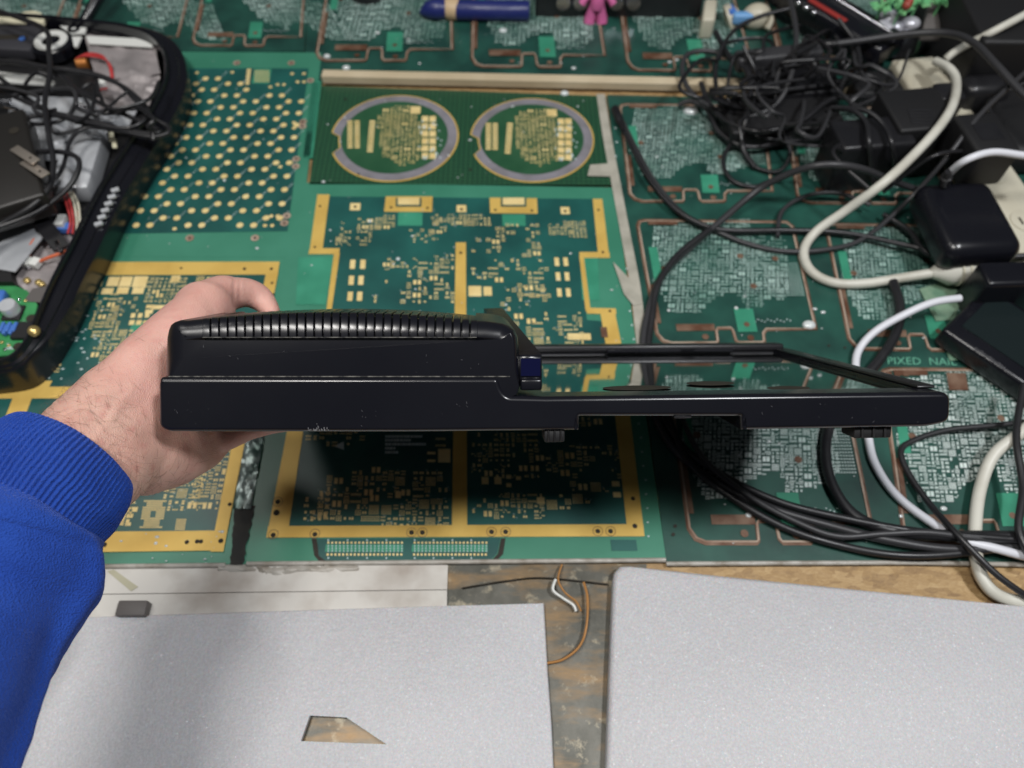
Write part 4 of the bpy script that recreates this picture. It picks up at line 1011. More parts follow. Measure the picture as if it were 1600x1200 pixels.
# ================================================================== opened black shell on the left
sh = thing('opened_shell', 'opened black plastic shell with exposed wiring and metal at the left edge', 'electronics shell', P(80, 380))
ridge = [(-120, 12), (-40, 17), (0, 19), (70, 24), (140, 31), (190, 37), (228, 48), (250, 68), (259, 96), (255, 128), (230, 176), (192, 232), (160, 282), (138, 322), (112, 376), (82, 433), (57, 490), (40, 528), (20, 552), (-5, 562), (-60, 568), (-150, 572)]
rp = spline([P(x, y, .040) for x, y in ridge], 5)
def offp(pts, d, z):
    out = []
    for i, p in enumerate(pts):
        t = (pts[min(i + 1, len(pts) - 1)] - pts[max(i - 1, 0)]).normalized(); n = Vector((-t.y, t.x, 0)); q = p + n * d; out.append(Vector((q.x, q.y, z)))
    return out
nR = len(rp) - 1
def rim(d, z):
    k = [1 - min(1, max(0, (i - nR * .73) / (nR * .10))) * .78 for i in range(nR + 1)]
    base = offp(rp, min(d, .0014), z); far = offp(rp, d, z)
    return [x_.lerp(y_, k[i]) for i, (x_, y_) in enumerate(zip(base, far))]
rows_ = [rim(-.0020, .012), rim(-.0018, .0385), rim(-.0006, .0402), rim(.0008, .0402), rim(.0014, .0390), rim(.0016, .0345), rim(.0090, .0325), rim(.0098, .0310), rim(.0135, .0300), rim(.0158, .0285), rim(.0162, .0240), rim(.0120, .0018)]
g = G().loft(rows_, closed=False); part('rim_wall', g, M['black_gloss'], sh, 30)
g = G(); g.prism([Vector((p.x, p.y, .010)) for p in offp(rp, -.001, .01)] + [P(-200, 572, .010), P(-200, 10, .010)], .002); part('shell_floor', g, M['black_matt'], sh)
def sheet(name, q, z, h, m, tilt=None, parent=sh, bevel=None):
    g = G(); pts = [P(x, y, (tilt[i] if tilt else z)) for i, (x, y) in enumerate(q)]
    g.prism(pts, h); return part(name, g, M[m], parent)
def crumple(name, q, z, amp, m, seed, n=14):
    a = [P(x, y, z) for x, y in q]; rg = Rg(seed); rows = []
    for i in range(n + 1):
        v = i / n; L = a[0] * (1 - v) + a[3] * v; Rr = a[1] * (1 - v) + a[2] * v
        rows.append([L * (1 - j / n) + Rr * (j / n) + Vector((0, 0, amp * noise.noise(Vector((i * .45, j * .45, seed)))) ) for j in range(n + 1)])
    return part(name, G().loft(rows, closed=False), M[m], sh, 25)
crumple('foil_insulation', [(132, 55), (241, 60), (250, 118), (150, 128)], .024, .004, 'foil', 3); crumple('foil_insulation', [(150, 118), (250, 118), (232, 168), (150, 172)], .0235, .005, 'foil', 4)
sheet('foil_edge', [(134, 57), (238, 62), (239, 75), (140, 69)], .0265, .0008, 'white_plastic')
sheet('metal_chassis', [(20, 150), (222, 158), (198, 206), (10, 200)], .018, .001, 'steel')
crumple('metal_chassis', [(40, 190), (170, 196), (150, 250), (30, 250)], .020, .003, 'steel', 9)
part('transformer_can', G().rbox(P(128, 258, .022), (P(158, 258, .022) - P(100, 258, .022)) / 2, (P(140, 215, .022) - P(112, 305, .022)) / 2, Vector((0, 0, .009)), .0015, 2), M['steel'], sh, 40)
sheet('shield_plate', [(60, 330), (90, 345), (24, 426), (-40, 415)], .026, .0012, 'steel'); sheet('shield_plate', [(-60, 320), (60, 328), (20, 380), (-70, 380)], .024, .001, 'steel')
sheet('shield_wall', [(-40, 416), (24, 427), (30, 452), (-40, 452)], .0155, .0095, 'black_matt')
crumple('inner_tray', [(62, 345), (140, 352), (72, 478), (22, 440)], .016, .002, 'foil', 12)
sheet('folded_flap', [(52, 452), (78, 448), (66, 474), (38, 472)], .019, .0012, 'grey_metal')
# speaker ring assembly
a = P(80, 64, .030)
bar = part('speaker_bracket', G().rbox((P(-60, 62, .026) + P(62, 66, .026)) / 2, (P(62, 66, .026) - P(-60, 60, .026)) / 2, Vector((0, .021, 0)), Vector((0, 0, .006)), .002, 2), mat('charcoal_plastic', (.035, .035, .042), .5), sh, 40)
part('bracket_slot', G().rbox(P(12, 58, .0322), Vector((.020, 0, 0)), Vector((0, .0035, 0)), Vector((0, 0, .0006)), .0004, 1), M['hole'], bar)
part('blue_screw', G().lathe(P(35, 61, .0325), (0, 0, 1), [(.0032, 0), (.0032, .001), (.001, .0014)], 12), M['blue_cap'], bar, 40)
sp = part('speaker_body', G().lathe(a + Vector((0, 0, -.012)), (0, 0, 1), [(.0205, 0), (.0215, .006), (.0205, .011), (.0185, .0125), (.010, .0125), (.008, .009)], 36), M['black_gloss'], sh, 30)
g = G(); rgs = [[a + Vector((math.cos(k * math.pi / 24) * r, math.sin(k * math.pi / 24) * r, h)) for k in range(48)] for r, h in ((.0165, .0008), (.016, .0016), (.0095, .0016), (.0088, .0004))]
part('white_ring', g.loft(rgs, cap0=False, cap1=False), M['white_plastic'], sp, 40)
part('hub', G().lathe(a, (0, 0, 1), [(.006, -.002), (.006, .001), (.002, .003)], 20), M['black_gloss'], sp, 40)
g = G().prism([P(x, y, .034) for x, y in ((30, 26), (42, 22), (56, 21), (66, 24), (72, 31), (71, 40), (64, 41))], .003); part('ivory_cover', g, M['ivory'], sh)
sheet('ivory_cover', [(-30, 34), (10, 27), (42, 38), (-30, 37)], .034, .002, 'ivory')
sheet('white_bracket', [(95, 43), (136, 46), (134, 54), (112, 55)], .030, .002, 'white_plastic'); sheet('white_bracket', [(114, 60), (129, 60), (122, 75), (117, 75)], .028, .002, 'white_plastic')
sheet('white_bracket', [(-30, 112), (64, 121), (88, 130), (84, 135), (-30, 128)], .030, .002, 'white_plastic')
part('screw_post', G().lathe(P(120, 54, .026), (0, 0, 1), [(.0075, -.010), (.0062, .006), (.0062, .0075), (.003, .0075), (.003, .005)], 20), M['black_gloss'], sh, 30)
part('copper_coil', G().lathe(P(130, 100, .020), (1, .2, 0), [(.005, -.006), (.0065, -.005), (.0065, .005), (.005, .006)], 16), mat('copper_winding', (.42, .16, .04), .35, metal=.6), sh, 40)
for k in range(4): part('red_wire', G().tube(spline([P(118 + k * 2, 92 - k, .026), P(138, 83 + k * 1.6, .030), P(160, 87 + k * 1.5, .030), P(170 + k, 102, .028), P(174 + k, 122, .025)], 6), .0007, 6), M['red_wire'], sh, 60)
for k in range(2): part('red_wire', G().tube(spline([P(140 + k * 8, 150, .024), P(155 + k * 4, 140, .027), P(168, 137 + k * 3, .026)], 6), .0006, 6), M['red_wire'], sh, 60)
for x, y in ((160, 131), (242, 173)): part('white_standoff', G().lathe(P(x, y, .024), (0, 0, 1), [(.004, -.004), (.004, .003), (.002, .004)], 14), M['white_plastic'], sh, 40)
for x, y in ((174, 214), (179, 224)): part('pale_clip', G().rbox(P(x, y, .030), Vector((.0022, 0, 0)), Vector((-.0018, .006, 0)), Vector((0, 0, .001)), .0006, 1), M['ivory'], sh)
# wires and connectors lower down
for k, (c, m_) in enumerate((('red_wire', 0), ('red_wire', 1), ('cream', 2), ('cream', 3))):
    part('lead_wire', G().tube(spline([P(98 + k * 5, 300, .030), P(104 + k * 6, 318, .034), P(110 + k * 5, 345, .028), P(106 + k * 7, 365, .022)], 6), .0010, 6), M[c], sh, 60)
for k in range(3): part('blue_connector', G().rbox(P(88 + k * 10, 356, .022), Vector((.0028, 0, 0)), Vector((0, .004, 0)), Vector((0, 0, .003)), .0006, 1), M['blue_cap'], sh)
part('white_connector', G().rbox(P(96, 346, .026), Vector((.0035, 0, 0)), Vector((0, .006, 0)), Vector((0, 0, .003)), .0008, 2), M['white_plastic'], sh)
part('orange_wire', G().tube(spline([P(58, 410, .021), P(80, 401, .025), P(100, 394, .026), P(116, 385, .026), P(124, 362, .024), P(120, 330, .026)], 6), .0014, 6), M['orange_wire'], sh, 60)
part('orange_wire', G().tube(spline([P(46, 402, .021), P(47, 385, .026), P(56, 372, .026), P(66, 370, .024)], 6), .0012, 6), M['orange_wire'], sh, 60)
for x, y in ((42, 409), (56, 411)): part('white_connector', G().rbox(P(x, y, .021), Vector((.0034, -.001, 0)), Vector((.0012, .004, 0)), Vector((0, 0, .003)), .0008, 2), M['white_plastic'], sh)
bs = part('black_strap', G().rbox(P(78, 364, .030), (P(95, 388, .026) - P(58, 340, .030)) / 2, Vector((.0055, .0038, 0)), Vector((0, 0, .0014)), .0006, 1), M['black_satin'], sh)
part('strap_tip', G().rbox(P(92, 385, .030), Vector((.004, -.006, 0)), Vector((.0015, .001, 0)), Vector((0, 0, .001)), .0004, 1), M['chrome'], sh)
for x, y in ((43, 439), (61, 442), (66, 445)): part('brass_screw', G().lathe(P(x, y, .018), (0, 0, 1), [(.0028, 0), (.0028, .0018), (.001, .0024)], 10), M['brass'], sh, 40)
part('brass_rivet', G().lathe(P(53, 517, .0405), (.4, -.4, 1), [(.0042, -.002), (.0042, .0006), (.0028, .0018), (.0012, .001)], 16), M['brass'], sh, 40)
for k in range(6): part('metal_tooth', G().rbox(P(180 - k * 5.2, 297 + k * 10.6, .0335), Vector((.0030, .0014, 0)), Vector((-.0008, .0017, 0)), Vector((0, 0, .0014)), .0005, 1), M['steel'], sh)
rgx = Rg(44)
for k in range(10):
    x, y = rgx.uniform(-5, 200), rgx.uniform(150, 205); part('metal_bracket', G().rbox(P(x, y, rgx.uniform(.022, .030)), Vector((rgx.uniform(.004, .012), rgx.uniform(-.004, .004), rgx.uniform(-.003, .003))), Vector((rgx.uniform(-.001, .001), .0022, .0006)), Vector((0, -.0003, .0010)), .0005, 1), M['chrome'] if k % 2 else M['steel'], sh)
for k in range(8):
    x, y = rgx.uniform(20, 110), rgx.uniform(370, 440); part('chassis_screw', G().lathe(P(x, y, .0185), (0, 0, 1), [(.0022, 0), (.0022, .0012), (.0008, .0016)], 10), M['chrome'], sh, 40)
# small bright green board
bd = part('green_circuit_board', G().prism([P(x, y, .018) for x, y in ((-80, 436), (20, 446), (44, 456), (60, 478), (57, 490), (48, 500), (52, 512), (38, 546), (24, 556), (-20, 560), (-90, 570))], .0016), M['pcb_green'], sh)
part('capacitor', G().lathe(P(21, 488, .0198), (0, 0, 1), [(.0068, 0), (.0068, .009), (.0062, .010), (.001, .010)], 24), M['steel'], bd, 40)
part('capacitor_base', G().rbox(P(21, 489, .0205), Vector((.0075, 0, 0)), Vector((0, .0075, 0)), Vector((0, 0, .0012)), .001, 2), M['black_matt'], bd)
part('chip', G().rbox(P(37, 517, .0215), Vector((.0075, 0, 0)), Vector((0, .0080, 0)), Vector((0, 0, .0018)), .0004, 1), M['black_matt'], bd)
part('blue_capacitor', G().rbox(P(2, 470, .024), Vector((.0032, 0, 0)), Vector((-.001, .009, 0)), Vector((0, 0, .004)), .002, 3), M['blue_cap'], bd, 40)
for k in range(5): part('resistor', G().rbox(P(4 + k * 5, 512 + (k % 2) * 4, .0225), Vector((.0014, 0, 0)), Vector((0, .0045, 0)), Vector((0, 0, .002)), .0008, 2), M['blue_cap'], bd)
for k, (x, y) in enumerate(((12, 468), (30, 468), (40, 470), (6, 500), (3, 535), (8, 546), (14, 540))): part('solder_joint', G().ball(P(x, y, .0198), .0016, .0016, .0012, 8, 5), M['chrome'] if k % 2 else M['brass'], bd, 60)
g = G(); rg = Rg(6)
for k in range(18): c = P(rg.uniform(10, 40), rg.uniform(535, 548), .0198); g.prism([c + Vector((-.0011, -.0004, 0)), c + Vector((.0011, -.0004, 0)), c + Vector((.0011, .0004, 0)), c + Vector((-.0011, .0004, 0))], .0001)
part('print_marks', g, M['silk'], bd, kind='stuff')
for x, y in ((48, 497), (28, 541)): part('mount_hole', G().lathe(P(x, y, .0198), (0, 0, 1), [(.0036, 0), (.0036, .0002)], 16), M['hole'], bd)
# wall adapter with two prongs lying on the shell
t = thing('power_adapter', 'black wall adapter with two flat metal prongs lying on the opened shell', 'power adapter', P(20, 260, .04))
M['adapter_face'] = mat('warm_black_plastic', (.016, .0145, .013), .42, bump=(700, .1, .0003))
c, ax, ay = axes([(-90, 160), (22, 178), (78, 282), (-60, 350)], .062)
ay = (P(-10, 190, .062) - P(20, 330, .062)) / 2; ax = Vector((ay.y, -ay.x, 0)).normalized() * .036
c = P(52, 232, .062) - ax
part('body', G().rbox(c - Vector((0, 0, .012)), ax, ay, Vector((0, 0, .012)), .003, 3), M['adapter_face'], t, 40)
o = part('recess_hole', G().lathe(P(22, 204, .0623), (0, 0, 1), [(.0042, 0), (.0042, .0002)], 18), M['hole'], t)
for x, y in ((28, 235), (43, 256)):
    b0, b1 = P(x - 6, y - 4, .0625), P(x + 28, y + 18, .070); d = (b1 - b0); w = Vector((-d.y, d.x, 0)).normalized() * .0040
    pr_ = part('prong', G().rbox((b0 + b1) / 2, d / 2, w, d.cross(w).normalized() * .0007, .0005, 2), mat('nickel_prong', (.50, .44, .38), .35, metal=.7), t, 40)
    q_ = b0 + d * .78 + Vector((0, 0, .0010)); part('prong_hole', G().lathe(q_, (0, 0, 1), [(.0011, 0), (.0011, .0003)], 10), M['hole'], pr_)
# cables over the shell
L = [('cable crossing the opened shell top to bottom past the white ring', [(-20, 12, .055), (30, 28, .06), (72, 48, .064), (76, 80, .062), (78, 115, .058), (70, 160, .06), (76, 210, .062), (83, 250, .06), (78, 290, .058), (50, 322, .056), (0, 352, .05), (-40, 380, .05)], .0024),
     ('cable looping below the adapter prongs', [(40, 238, .05), (90, 237, .056), (120, 246, .056), (122, 268, .054), (100, 300, .05), (50, 335, .05), (-30, 365, .05)], .0022),
     ('topmost cable coil sweeping right from the white ring', [(-40, 105, .05), (20, 95, .052), (70, 104, .052), (130, 112, .05), (180, 128, .05), (215, 160, .05), (240, 185, .05), (262, 198, .048), (262, 208, .048), (235, 214, .048), (190, 205, .05), (120, 190, .05), (60, 165, .05), (0, 122, .052)], .0021),
     ('middle cable coil running to the shell corner', [(-40, 92, .055), (10, 96, .056), (90, 108, .056), (150, 118, .054), (200, 140, .053), (232, 176, .052), (200, 200, .052), (140, 192, .054), (80, 180, .053), (20, 186, .052), (-20, 178, .05)], .0020),
     ('lower cable coil over the metal chassis', [(-40, 120, .048), (20, 150, .05), (80, 175, .05), (140, 188, .05), (210, 206, .048), (250, 206, .047), (225, 192, .047), (170, 168, .05), (120, 140, .05), (90, 115, .05), (60, 104, .05)], .0021),
     ('thin cable arcing above the foil insulation', [(95, 120, .05), (130, 150, .055), (150, 180, .054), (190, 150, .052), (205, 145, .052), (222, 168, .05), (236, 190, .05)], .0013),
     ('short cable curl near the chassis middle', [(10, 186, .046), (60, 194, .048), (100, 186, .05), (118, 160, .052), (110, 130, .05), (90, 112, .05)], .0019),
     ('cable sagging from the adapter along the shield plate', [(-40, 330, .046), (10, 325, .046), (60, 300, .048), (95, 268, .05), (110, 220, .05), (135, 200, .05), (180, 203, .05), (235, 210, .049)], .0017)]
for lab, pts, r in L: cable('black ' + lab, pts, r, 'rubber', group='cables tangled over the opened shell')
tag(part('black_stick', G().tube([P(172, -30, .03), P(150, 2, .026), P(128, 42, .010)], .006, 12), M['black_gloss'], None, 60), 'thick black rod leaning at the back above the opened shell', 'rod')

# ================================================================== things along the back edge
t = thing('wrapped_brush', 'navy blue cylindrical roll with a tan collar lying at the back', 'roll', P(740, 20))
a, b = P(712, 16, .011), P(827, 17, .011); part('handle', G().tube([a, a + (b - a) * .02, b - (b - a) * .02, b], [.0095, .0105, .0105, .0095], 24), M['blue_vinyl'], t, 40)
part('collar', G().tube([P(695, 14, .011), P(700, 14, .011), P(716, 15, .011), P(718, 15, .011)], [.0095, .0112, .0112, .010], 24), mat('tan_collar', (.55, .40, .24), .5), t, 40)
part('wrapped_end', G().tube([P(658, 20, .006), P(668, 16, .010), P(684, 14, .012), P(697, 14, .011)], [.003, .009, .0115, .0095], 16), M['blue_vinyl'], t, 40)
tag(part('bottle_cap', G().lathe(P(575, -6), (0, 0, 1), [(.020, 0), (.020, .012), (.018, .014)], 28), M['black_satin'], None, 40), 'round black cap at the back edge above the routed panel', 'cap')
t, c, ax, ay = brick('audio_mixer', 'black box with a row of silver knobs at the back behind the pink figure', 'mixer', [(835, -110), (1095, -110), (1092, -18), (838, -20)], .035, .035, .003, 'black_satin')
for x in (880, 907, 963, 990):
    kx = P(x, 6, .018); k = part('knob', G().lathe(kx + Vector((0, .004, 0)), (0, -1, .25), [(.0085, -.004), (.0085, .004), (.0075, .0055), (.002, .0055)], 20), M['chrome'], t, 40)
t = thing('pink_figurine', 'small pink toy figure standing before the black knob box', 'figurine', P(930, 36))
b0 = P(930, 36); s = .001
for sx in (-1, 1):
    part('leg', G().tube([b0 + Vector((sx * 7 * s, -2 * s, 1 * s)), b0 + Vector((sx * 6.5 * s, 0, 6 * s)), b0 + Vector((sx * 4.5 * s, 0, 16 * s)), b0 + Vector((sx * 3.5 * s, 0, 22 * s))], [6 * s, 6.2 * s, 5 * s, 4.5 * s], 16), M['pink'], t, 60)
    part('arm', G().tube([b0 + Vector((sx * 6 * s, 0, 33 * s)), b0 + Vector((sx * 12 * s, -1 * s, 30 * s)), b0 + Vector((sx * 17 * s, -3 * s, 24 * s))], [3.5 * s, 3.8 * s, 4.2 * s], 12), M['pink'], t, 60)
part('torso', G().lathe(b0 + Vector((0, 0, 17 * s)), (0, 0, 1), [(2 * s, 0), (7.5 * s, 1.5 * s), (8 * s, 8 * s), (6.5 * s, 17 * s), (3 * s, 20 * s)], 18), M['pink'], t, 60)
part('head', G().ball(b0 + Vector((0, -1 * s, 46 * s)), .012, .011, .011, 18, 12), M['pink'], t, 60)
t = thing('white_toy', 'white and blue plastic toy at the back beside the black knob box', 'toy', P(1150, 45))
part('clip', G().rbox(P(1106, 30, .012), Vector((.007, 0, 0)), Vector((.004, .019, 0)), Vector((0, 0, .012)), .003, 3), M['cream'], t, 40)
part('small_drum', G().lathe(P(1133, 32, .004), (.9, .1, .4), [(.004, 0), (.015, .002), (.015, .008), (.006, .016)], 20), M['cream'], t, 40)
part('dome', G().ball(P(1182, 26, .012), .016, .013, .014, 20, 12), M['cream'], t, 60)
part('handle', G().tube(spline([P(1200, 20, .016), P(1204, 32, .012), P(1198, 46, .006)], 6), .0035, 10), M['cream'], t, 60)
part('blue_joint', G().rbox(P(1163, 28, .014), Vector((.013, 0, 0)), Vector((0, .005, 0)), Vector((0, 0, .006)), .003, 3), mat('sky_blue_plastic', (.16, .36, .66), .4), t, 40)
part('blue_fin', G().rbox(P(1141, 20, .014), Vector((.004, .002, 0)), Vector((-.002, .007, 0)), Vector((0, 0, .006)), .002, 2), M['blue_cap'], t, 40)
# dark handheld tool, silver ornament and plastic greenery at the far right
t = thing('handheld_tool', 'black tool with red trim lying diagonally behind the cable pile', 'tool', P(1320, 40))
a, b = P(1215, -25, .03), P(1392, 82, .03); d = (b - a) / 2; w = Vector((-d.y, d.x, 0)).normalized()
part('body', G().rbox((a + b) / 2, d, w * .022, Vector((0, 0, .012)), .006, 3), M['black_gloss'], t, 40)
part('chrome_edge', G().tube([a + w * .010 + Vector((0, 0, .013)), b + w * .006 + Vector((0, 0, .013))], .0022, 8), M['chrome'], t, 60)
g = G(); rg = Rg(8)
part('red_trim', G().rbox((a + b) / 2 - w * .014 + Vector((0, 0, .0125)), d * .32, w * .003, Vector((0, 0, .0012)), .0008, 2), mat('red_plastic', (.30, .03, .025), .5), t, 40)
for k in range(5): part('chrome_stud', G().ball(a + d * (.35 + .14 * k) - w * .026 + Vector((0, 0, .012)), .0035, .005, .003, 10, 6), M['chrome'], t, 60)
t = thing('silver_ornament', 'shiny silver flower ornament on a small dish beneath plastic leaves', 'ornament', P(1392, 70))
part('dish', G().lathe(P(1392, 66, .004), (0, -.15, 1), [(.010, 0), (.030, .006), (.033, .010), (.031, .010), (.010, .003)], 32), M['chrome'], t, 50)
rg = Rg(14)
for k in range(9):
    c = P(1398 + rg.uniform(-26, 26), 40 + rg.uniform(-18, 14), .030 + rg.uniform(0, .012)); part('petal', G().ball(c, rg.uniform(.006, .010), rg.uniform(.006, .009), .006, 12, 8), mat('pale_silver_glaze', (.60, .60, .66), .25, metal=.3) if k == 0 else bpy.data.materials['pale_silver_glaze'], t, 60)
t = thing('plastic_plant', 'bright green plastic leaves with red berries at the top right edge', 'plant', P(1420, 5, .03))
M['leaf'] = mat('mint_green_plastic', (.12, .40, .17), .45, var=(120, (.22, .50, .22), .4, .7))
for cx, cy, n in ((1378, 10, 10), (1408, 14, 11), (1435, 4, 10), (1470, 4, 10), (1395, -4, 8)):
    c = P(cx, cy, .055)
    for k in range(n):
        an = k * 2.4; el = rg.uniform(.1, 1.2); dr = Vector((math.cos(an) * math.cos(el), math.sin(an) * math.cos(el) - .2, math.sin(el) - .2)).normalized(); ln = rg.uniform(.009, .014)
        sd = dr.orthogonal().normalized() * .0035; up2 = dr.cross(sd).normalized() * .0016
        part('leaf', G().add([c, c + dr * ln * .5 + sd, c + dr * ln, c + dr * ln * .5 - sd, c + dr * ln * .5 + up2, c + dr * ln * .5 - up2], [(0, 1, 4), (1, 2, 4), (2, 3, 4), (3, 0, 4), (1, 0, 5), (2, 1, 5), (3, 2, 5), (0, 3, 5)]), M['leaf'], t)
    part('stem', G().tube([c, c + Vector((0, .004, -.05))], .0012, 6), M['leaf'], t)
for x, y in ((1417, 8), (1420, 3)): part('berry', G().ball(P(x, y, .062), .0045), mat('red_berry', (.32, .06, .04), .4), t, 60)
# black case and bags filling the far right corner
t, c, ax, ay = brick('equipment_case', 'tall black case filling the top right corner behind the cables', 'case', [(1455, -160), (1900, -160), (1900, 70), (1500, 62)], .075, .075, .004, 'black_matt')
tag(part('case_strut', G().rbox((P(1455, 60, .03) + P(1478, -30, .05)) / 2, (P(1455, 60, .03) - P(1478, -30, .05)) / 2, Vector((.012, 0, 0)), Vector((0, 0, .004)), .002, 2), M['grey_metal'], None, 40), 'dark grey slanted bar beside the black case in the corner', 'bar')
brick('headset_pad', 'rounded black padded piece beside the red switch', 'pad', [(1505, 112), (1575, 108), (1592, 138), (1512, 140)], .045, .035, .010, 'black_satin')
brick('black_pouch', 'soft black pouch at the right edge beyond the power strip', 'pouch', [(1535, 100), (1760, 100), (1780, 250), (1560, 232)], .030, .030, .012, 'black_matt')
# ================================================================== power strip, adapters
t, c, ax, ay = brick('power_strip', 'cream power strip half buried under black adapters', 'power strip', [(1432, 88), (1502, 82), (1640, 416), (1562, 426)], .022, .022, .004, 'cream')
for k in range(4):
    p = c + ay * (.62 - .42 * k) + Vector((0, 0, .0003)); o = part('socket', G().lathe(p, (0, 0, 1), [(.013, 0), (.013, .0006), (.012, .0008)], 24), M['cream'], t, 40)
    for s2 in (-1, 1): part('socket_slot', G().rbox(p + ax.normalized() * s2 * .005 + Vector((0, 0, .0009)), ax.normalized() * .0009, ay.normalized() * .004, Vector((0, 0, .0003)), .0001, 1), M['hole'], o)
part('rocker_switch', G().rbox(P(1497, 119, .025), Vector((.0045, 0, 0)), Vector((0, .006, 0)), Vector((0, 0, .003)), .001, 2), mat('red_translucent_switch', (.60, .012, .02), .25), t, 40)
t, c, ax, ay = brick('wall_adapter', 'rounded glossy black wall adapter plugged into the cream power strip', 'power adapter', [(1450, 280), (1566, 275), (1594, 388), (1466, 394)], .050, .030, .012, 'black_gloss', 6)
t, c, ax, ay = brick('wall_adapter', 'boxy black adapter with ribbed vents beside the thick white cord', 'power adapter', [(1378, 142), (1466, 132), (1500, 198), (1402, 204)], .060, .056, .003, 'black_matt')
for k in range(5): p = P(1437 + k * 1.6, 172 + k * 5, .0603); part('vent_rib', G().rbox(p, Vector((.011, 0, 0)), Vector((0, .0010, 0)), Vector((0, 0, .0008)), .0004, 1), M['black_satin'], t)
t, c, ax, ay = brick('wall_adapter', 'large black brick adapter with draped cables right of the cable pile', 'power adapter', [(1298, 188), (1415, 176), (1432, 224), (1318, 232)], .055, .053, .004, 'black_satin')
for k in range(4): part('vent_slot', G().rbox(P(1338 + k * 7, 257, .028) , Vector((.0014, 0, 0)), Vector((0, .0012, .002)), Vector((0, -.0005, .001)), .0004, 1), M['steel'], t)
t, c, ax, ay = brick('power_brick', 'long slim black cable brick on top of the cable pile', 'power brick', [(1150, 76), (1284, 62), (1287, 80), (1153, 95)], .045, .016, .004, 'rubber_grey')
brick('power_brick', 'flat black power supply under the cable loops', 'power brick', [(1172, 104), (1302, 96), (1316, 140), (1180, 152)], .030, .028, .003, 'black_satin')
brick('power_brick', 'wide black charger at the bottom of the cable pile', 'power brick', [(1128, 152), (1300, 140), (1322, 196), (1140, 208)], .024, .022, .003, 'black_matt')
brick('power_brick', 'dull black adapter wedged behind the boxy ribbed adapter', 'power brick', [(1330, 112), (1398, 106), (1412, 140), (1338, 148)], .020, .018, .003, 'black_matt')
t, c, ax, ay = brick('wall_adapter', 'upright black plug block standing on the cream strip behind the rounded adapter', 'power adapter', [(1502, 176), (1566, 172), (1590, 236), (1520, 242)], .072, .038, .004, 'black_matt')
part('label_recess', G().rbox(c + Vector((0, 0, .0002)), ax * .55, ay * .4, Vector((0, 0, .0003)), .0002, 1), M['black_satin'], t)
t, c, ax, ay = brick('wall_adapter', 'small black plug at the far end of the cream strip', 'power adapter', [(1462, 128), (1500, 126), (1510, 152), (1470, 156)], .058, .024, .003, 'black_satin')
# black box with dark screen at the right edge
t = thing('screen_box', 'black box with a dark glossy screen tilted at the right edge below the white plug', 'monitor', P(1560, 540))
a, b, c3 = P(1512, 424, .022), P(1472, 514, .022), P(1640, 628, .022)
ux = (c3 - b); vy = (a - b); vy = vy - ux * (vy.dot(ux) / ux.length_squared); cc = b + ux / 2 + vy / 2
part('body', G().rbox(cc - Vector((0, 0, .0095)), ux / 2, vy / 2, Vector((0, 0, .0095)), .004, 4), M['black_gloss'], t, 40)
scn = part('screen', G().prism([cc - ux * .40 - vy * .30 + Vector((0, 0, .0002)), cc + ux * .40 - vy * .30 + Vector((0, 0, .0002)), cc + ux * .40 + vy * .42 + Vector((0, 0, .0002)), cc - ux * .40 + vy * .42 + Vector((0, 0, .0002))], .0005), mat('dark_glass_screen', (.010, .016, .017), .2, spec=.6), t)
g = G(); p0 = P(1526, 546, .0226)
for k in range(7):
    o_ = p0 + ux.normalized() * k * .0036; v_ = vy.normalized(); u_ = ux.normalized()
    for (x0, x1, y0, y1) in ((-.0012, -.0007, -.0016, .0016), (.0007, .0012, -.0016, .0012)) + (((-.0012, .0012, .0011, .0016),) if k % 2 else ((-.0012, .0012, -.0016, -.0011),)):
        g.prism([o_ + u_ * x0 + v_ * y0, o_ + u_ * x1 + v_ * y0, o_ + u_ * x1 + v_ * y1, o_ + u_ * x0 + v_ * y1], .0001)
part('maker_mark', g, mat('faint_grey_print', (.12, .12, .13), .5), t)
brick('black_hub', 'flat black box between the white plug and the right edge', 'box', [(1530, 408), (1700, 402), (1720, 440), (1545, 445)], .045, .043, .004, 'black_gloss')
tag(part('plastic_scrap', G().prism([P(x, y, .003) for x, y in ((1436, 452), (1476, 440), (1505, 462), (1490, 500), (1462, 502))], .0006), mat('pale_green_film', (.20, .30, .21), .3, var=(90, (.12, .22, .15), .4, .6)), None), 'pale green plastic film under the white plug', 'film')
tag(part('plastic_scrap', G().prism([P(x, y, .003) for x, y in ((1470, 528), (1492, 540), (1506, 562), (1484, 564))], .0006), bpy.data.materials['pale_green_film'], None), 'small grey green plastic flap under the screen box', 'film')
# ================================================================== cords
cd_ = cable('thick off white power cord curving from the strip to the white plug', [(1462, 96, .045), (1482, 106, .052), (1494, 125, .055), (1490, 160, .066), (1470, 195, .068), (1430, 240, .064), (1380, 286, .058), (1320, 330, .03), (1275, 362, .012), (1256, 392, .006), (1266, 422, .006), (1300, 441, .006), (1350, 443, .008), (1410, 434, .012), (1462, 426, .016)], .0040, 'cord_white', 'extension_cord', n=10, seg=12)
t = thing('power_plug', 'off white moulded plug at the end of the thick power cord', 'plug', P(1490, 425))
a, b = P(1455, 427, .016), P(1535, 412, .022); d = b - a
part('body', G().tube([a, a + d * .08, a + d * .3, a + d * .6, a + d * .92, b], [.004, .006, .0125, .0135, .0135, .011], 16), M['cord_white'], t, 50)
for k in range(3): part('grip_ridge', G().tube([a + d * (.45 + .15 * k), a + d * (.49 + .15 * k)], .0142, 16), M['cream'], t, 40)
cable('cream cord running off the top right corner', [(1700, -40, .09), (1620, 12, .085), (1560, 45, .08), (1500, 76, .055), (1478, 92, .045)], .0036, 'cord_white', 'extension_cord')
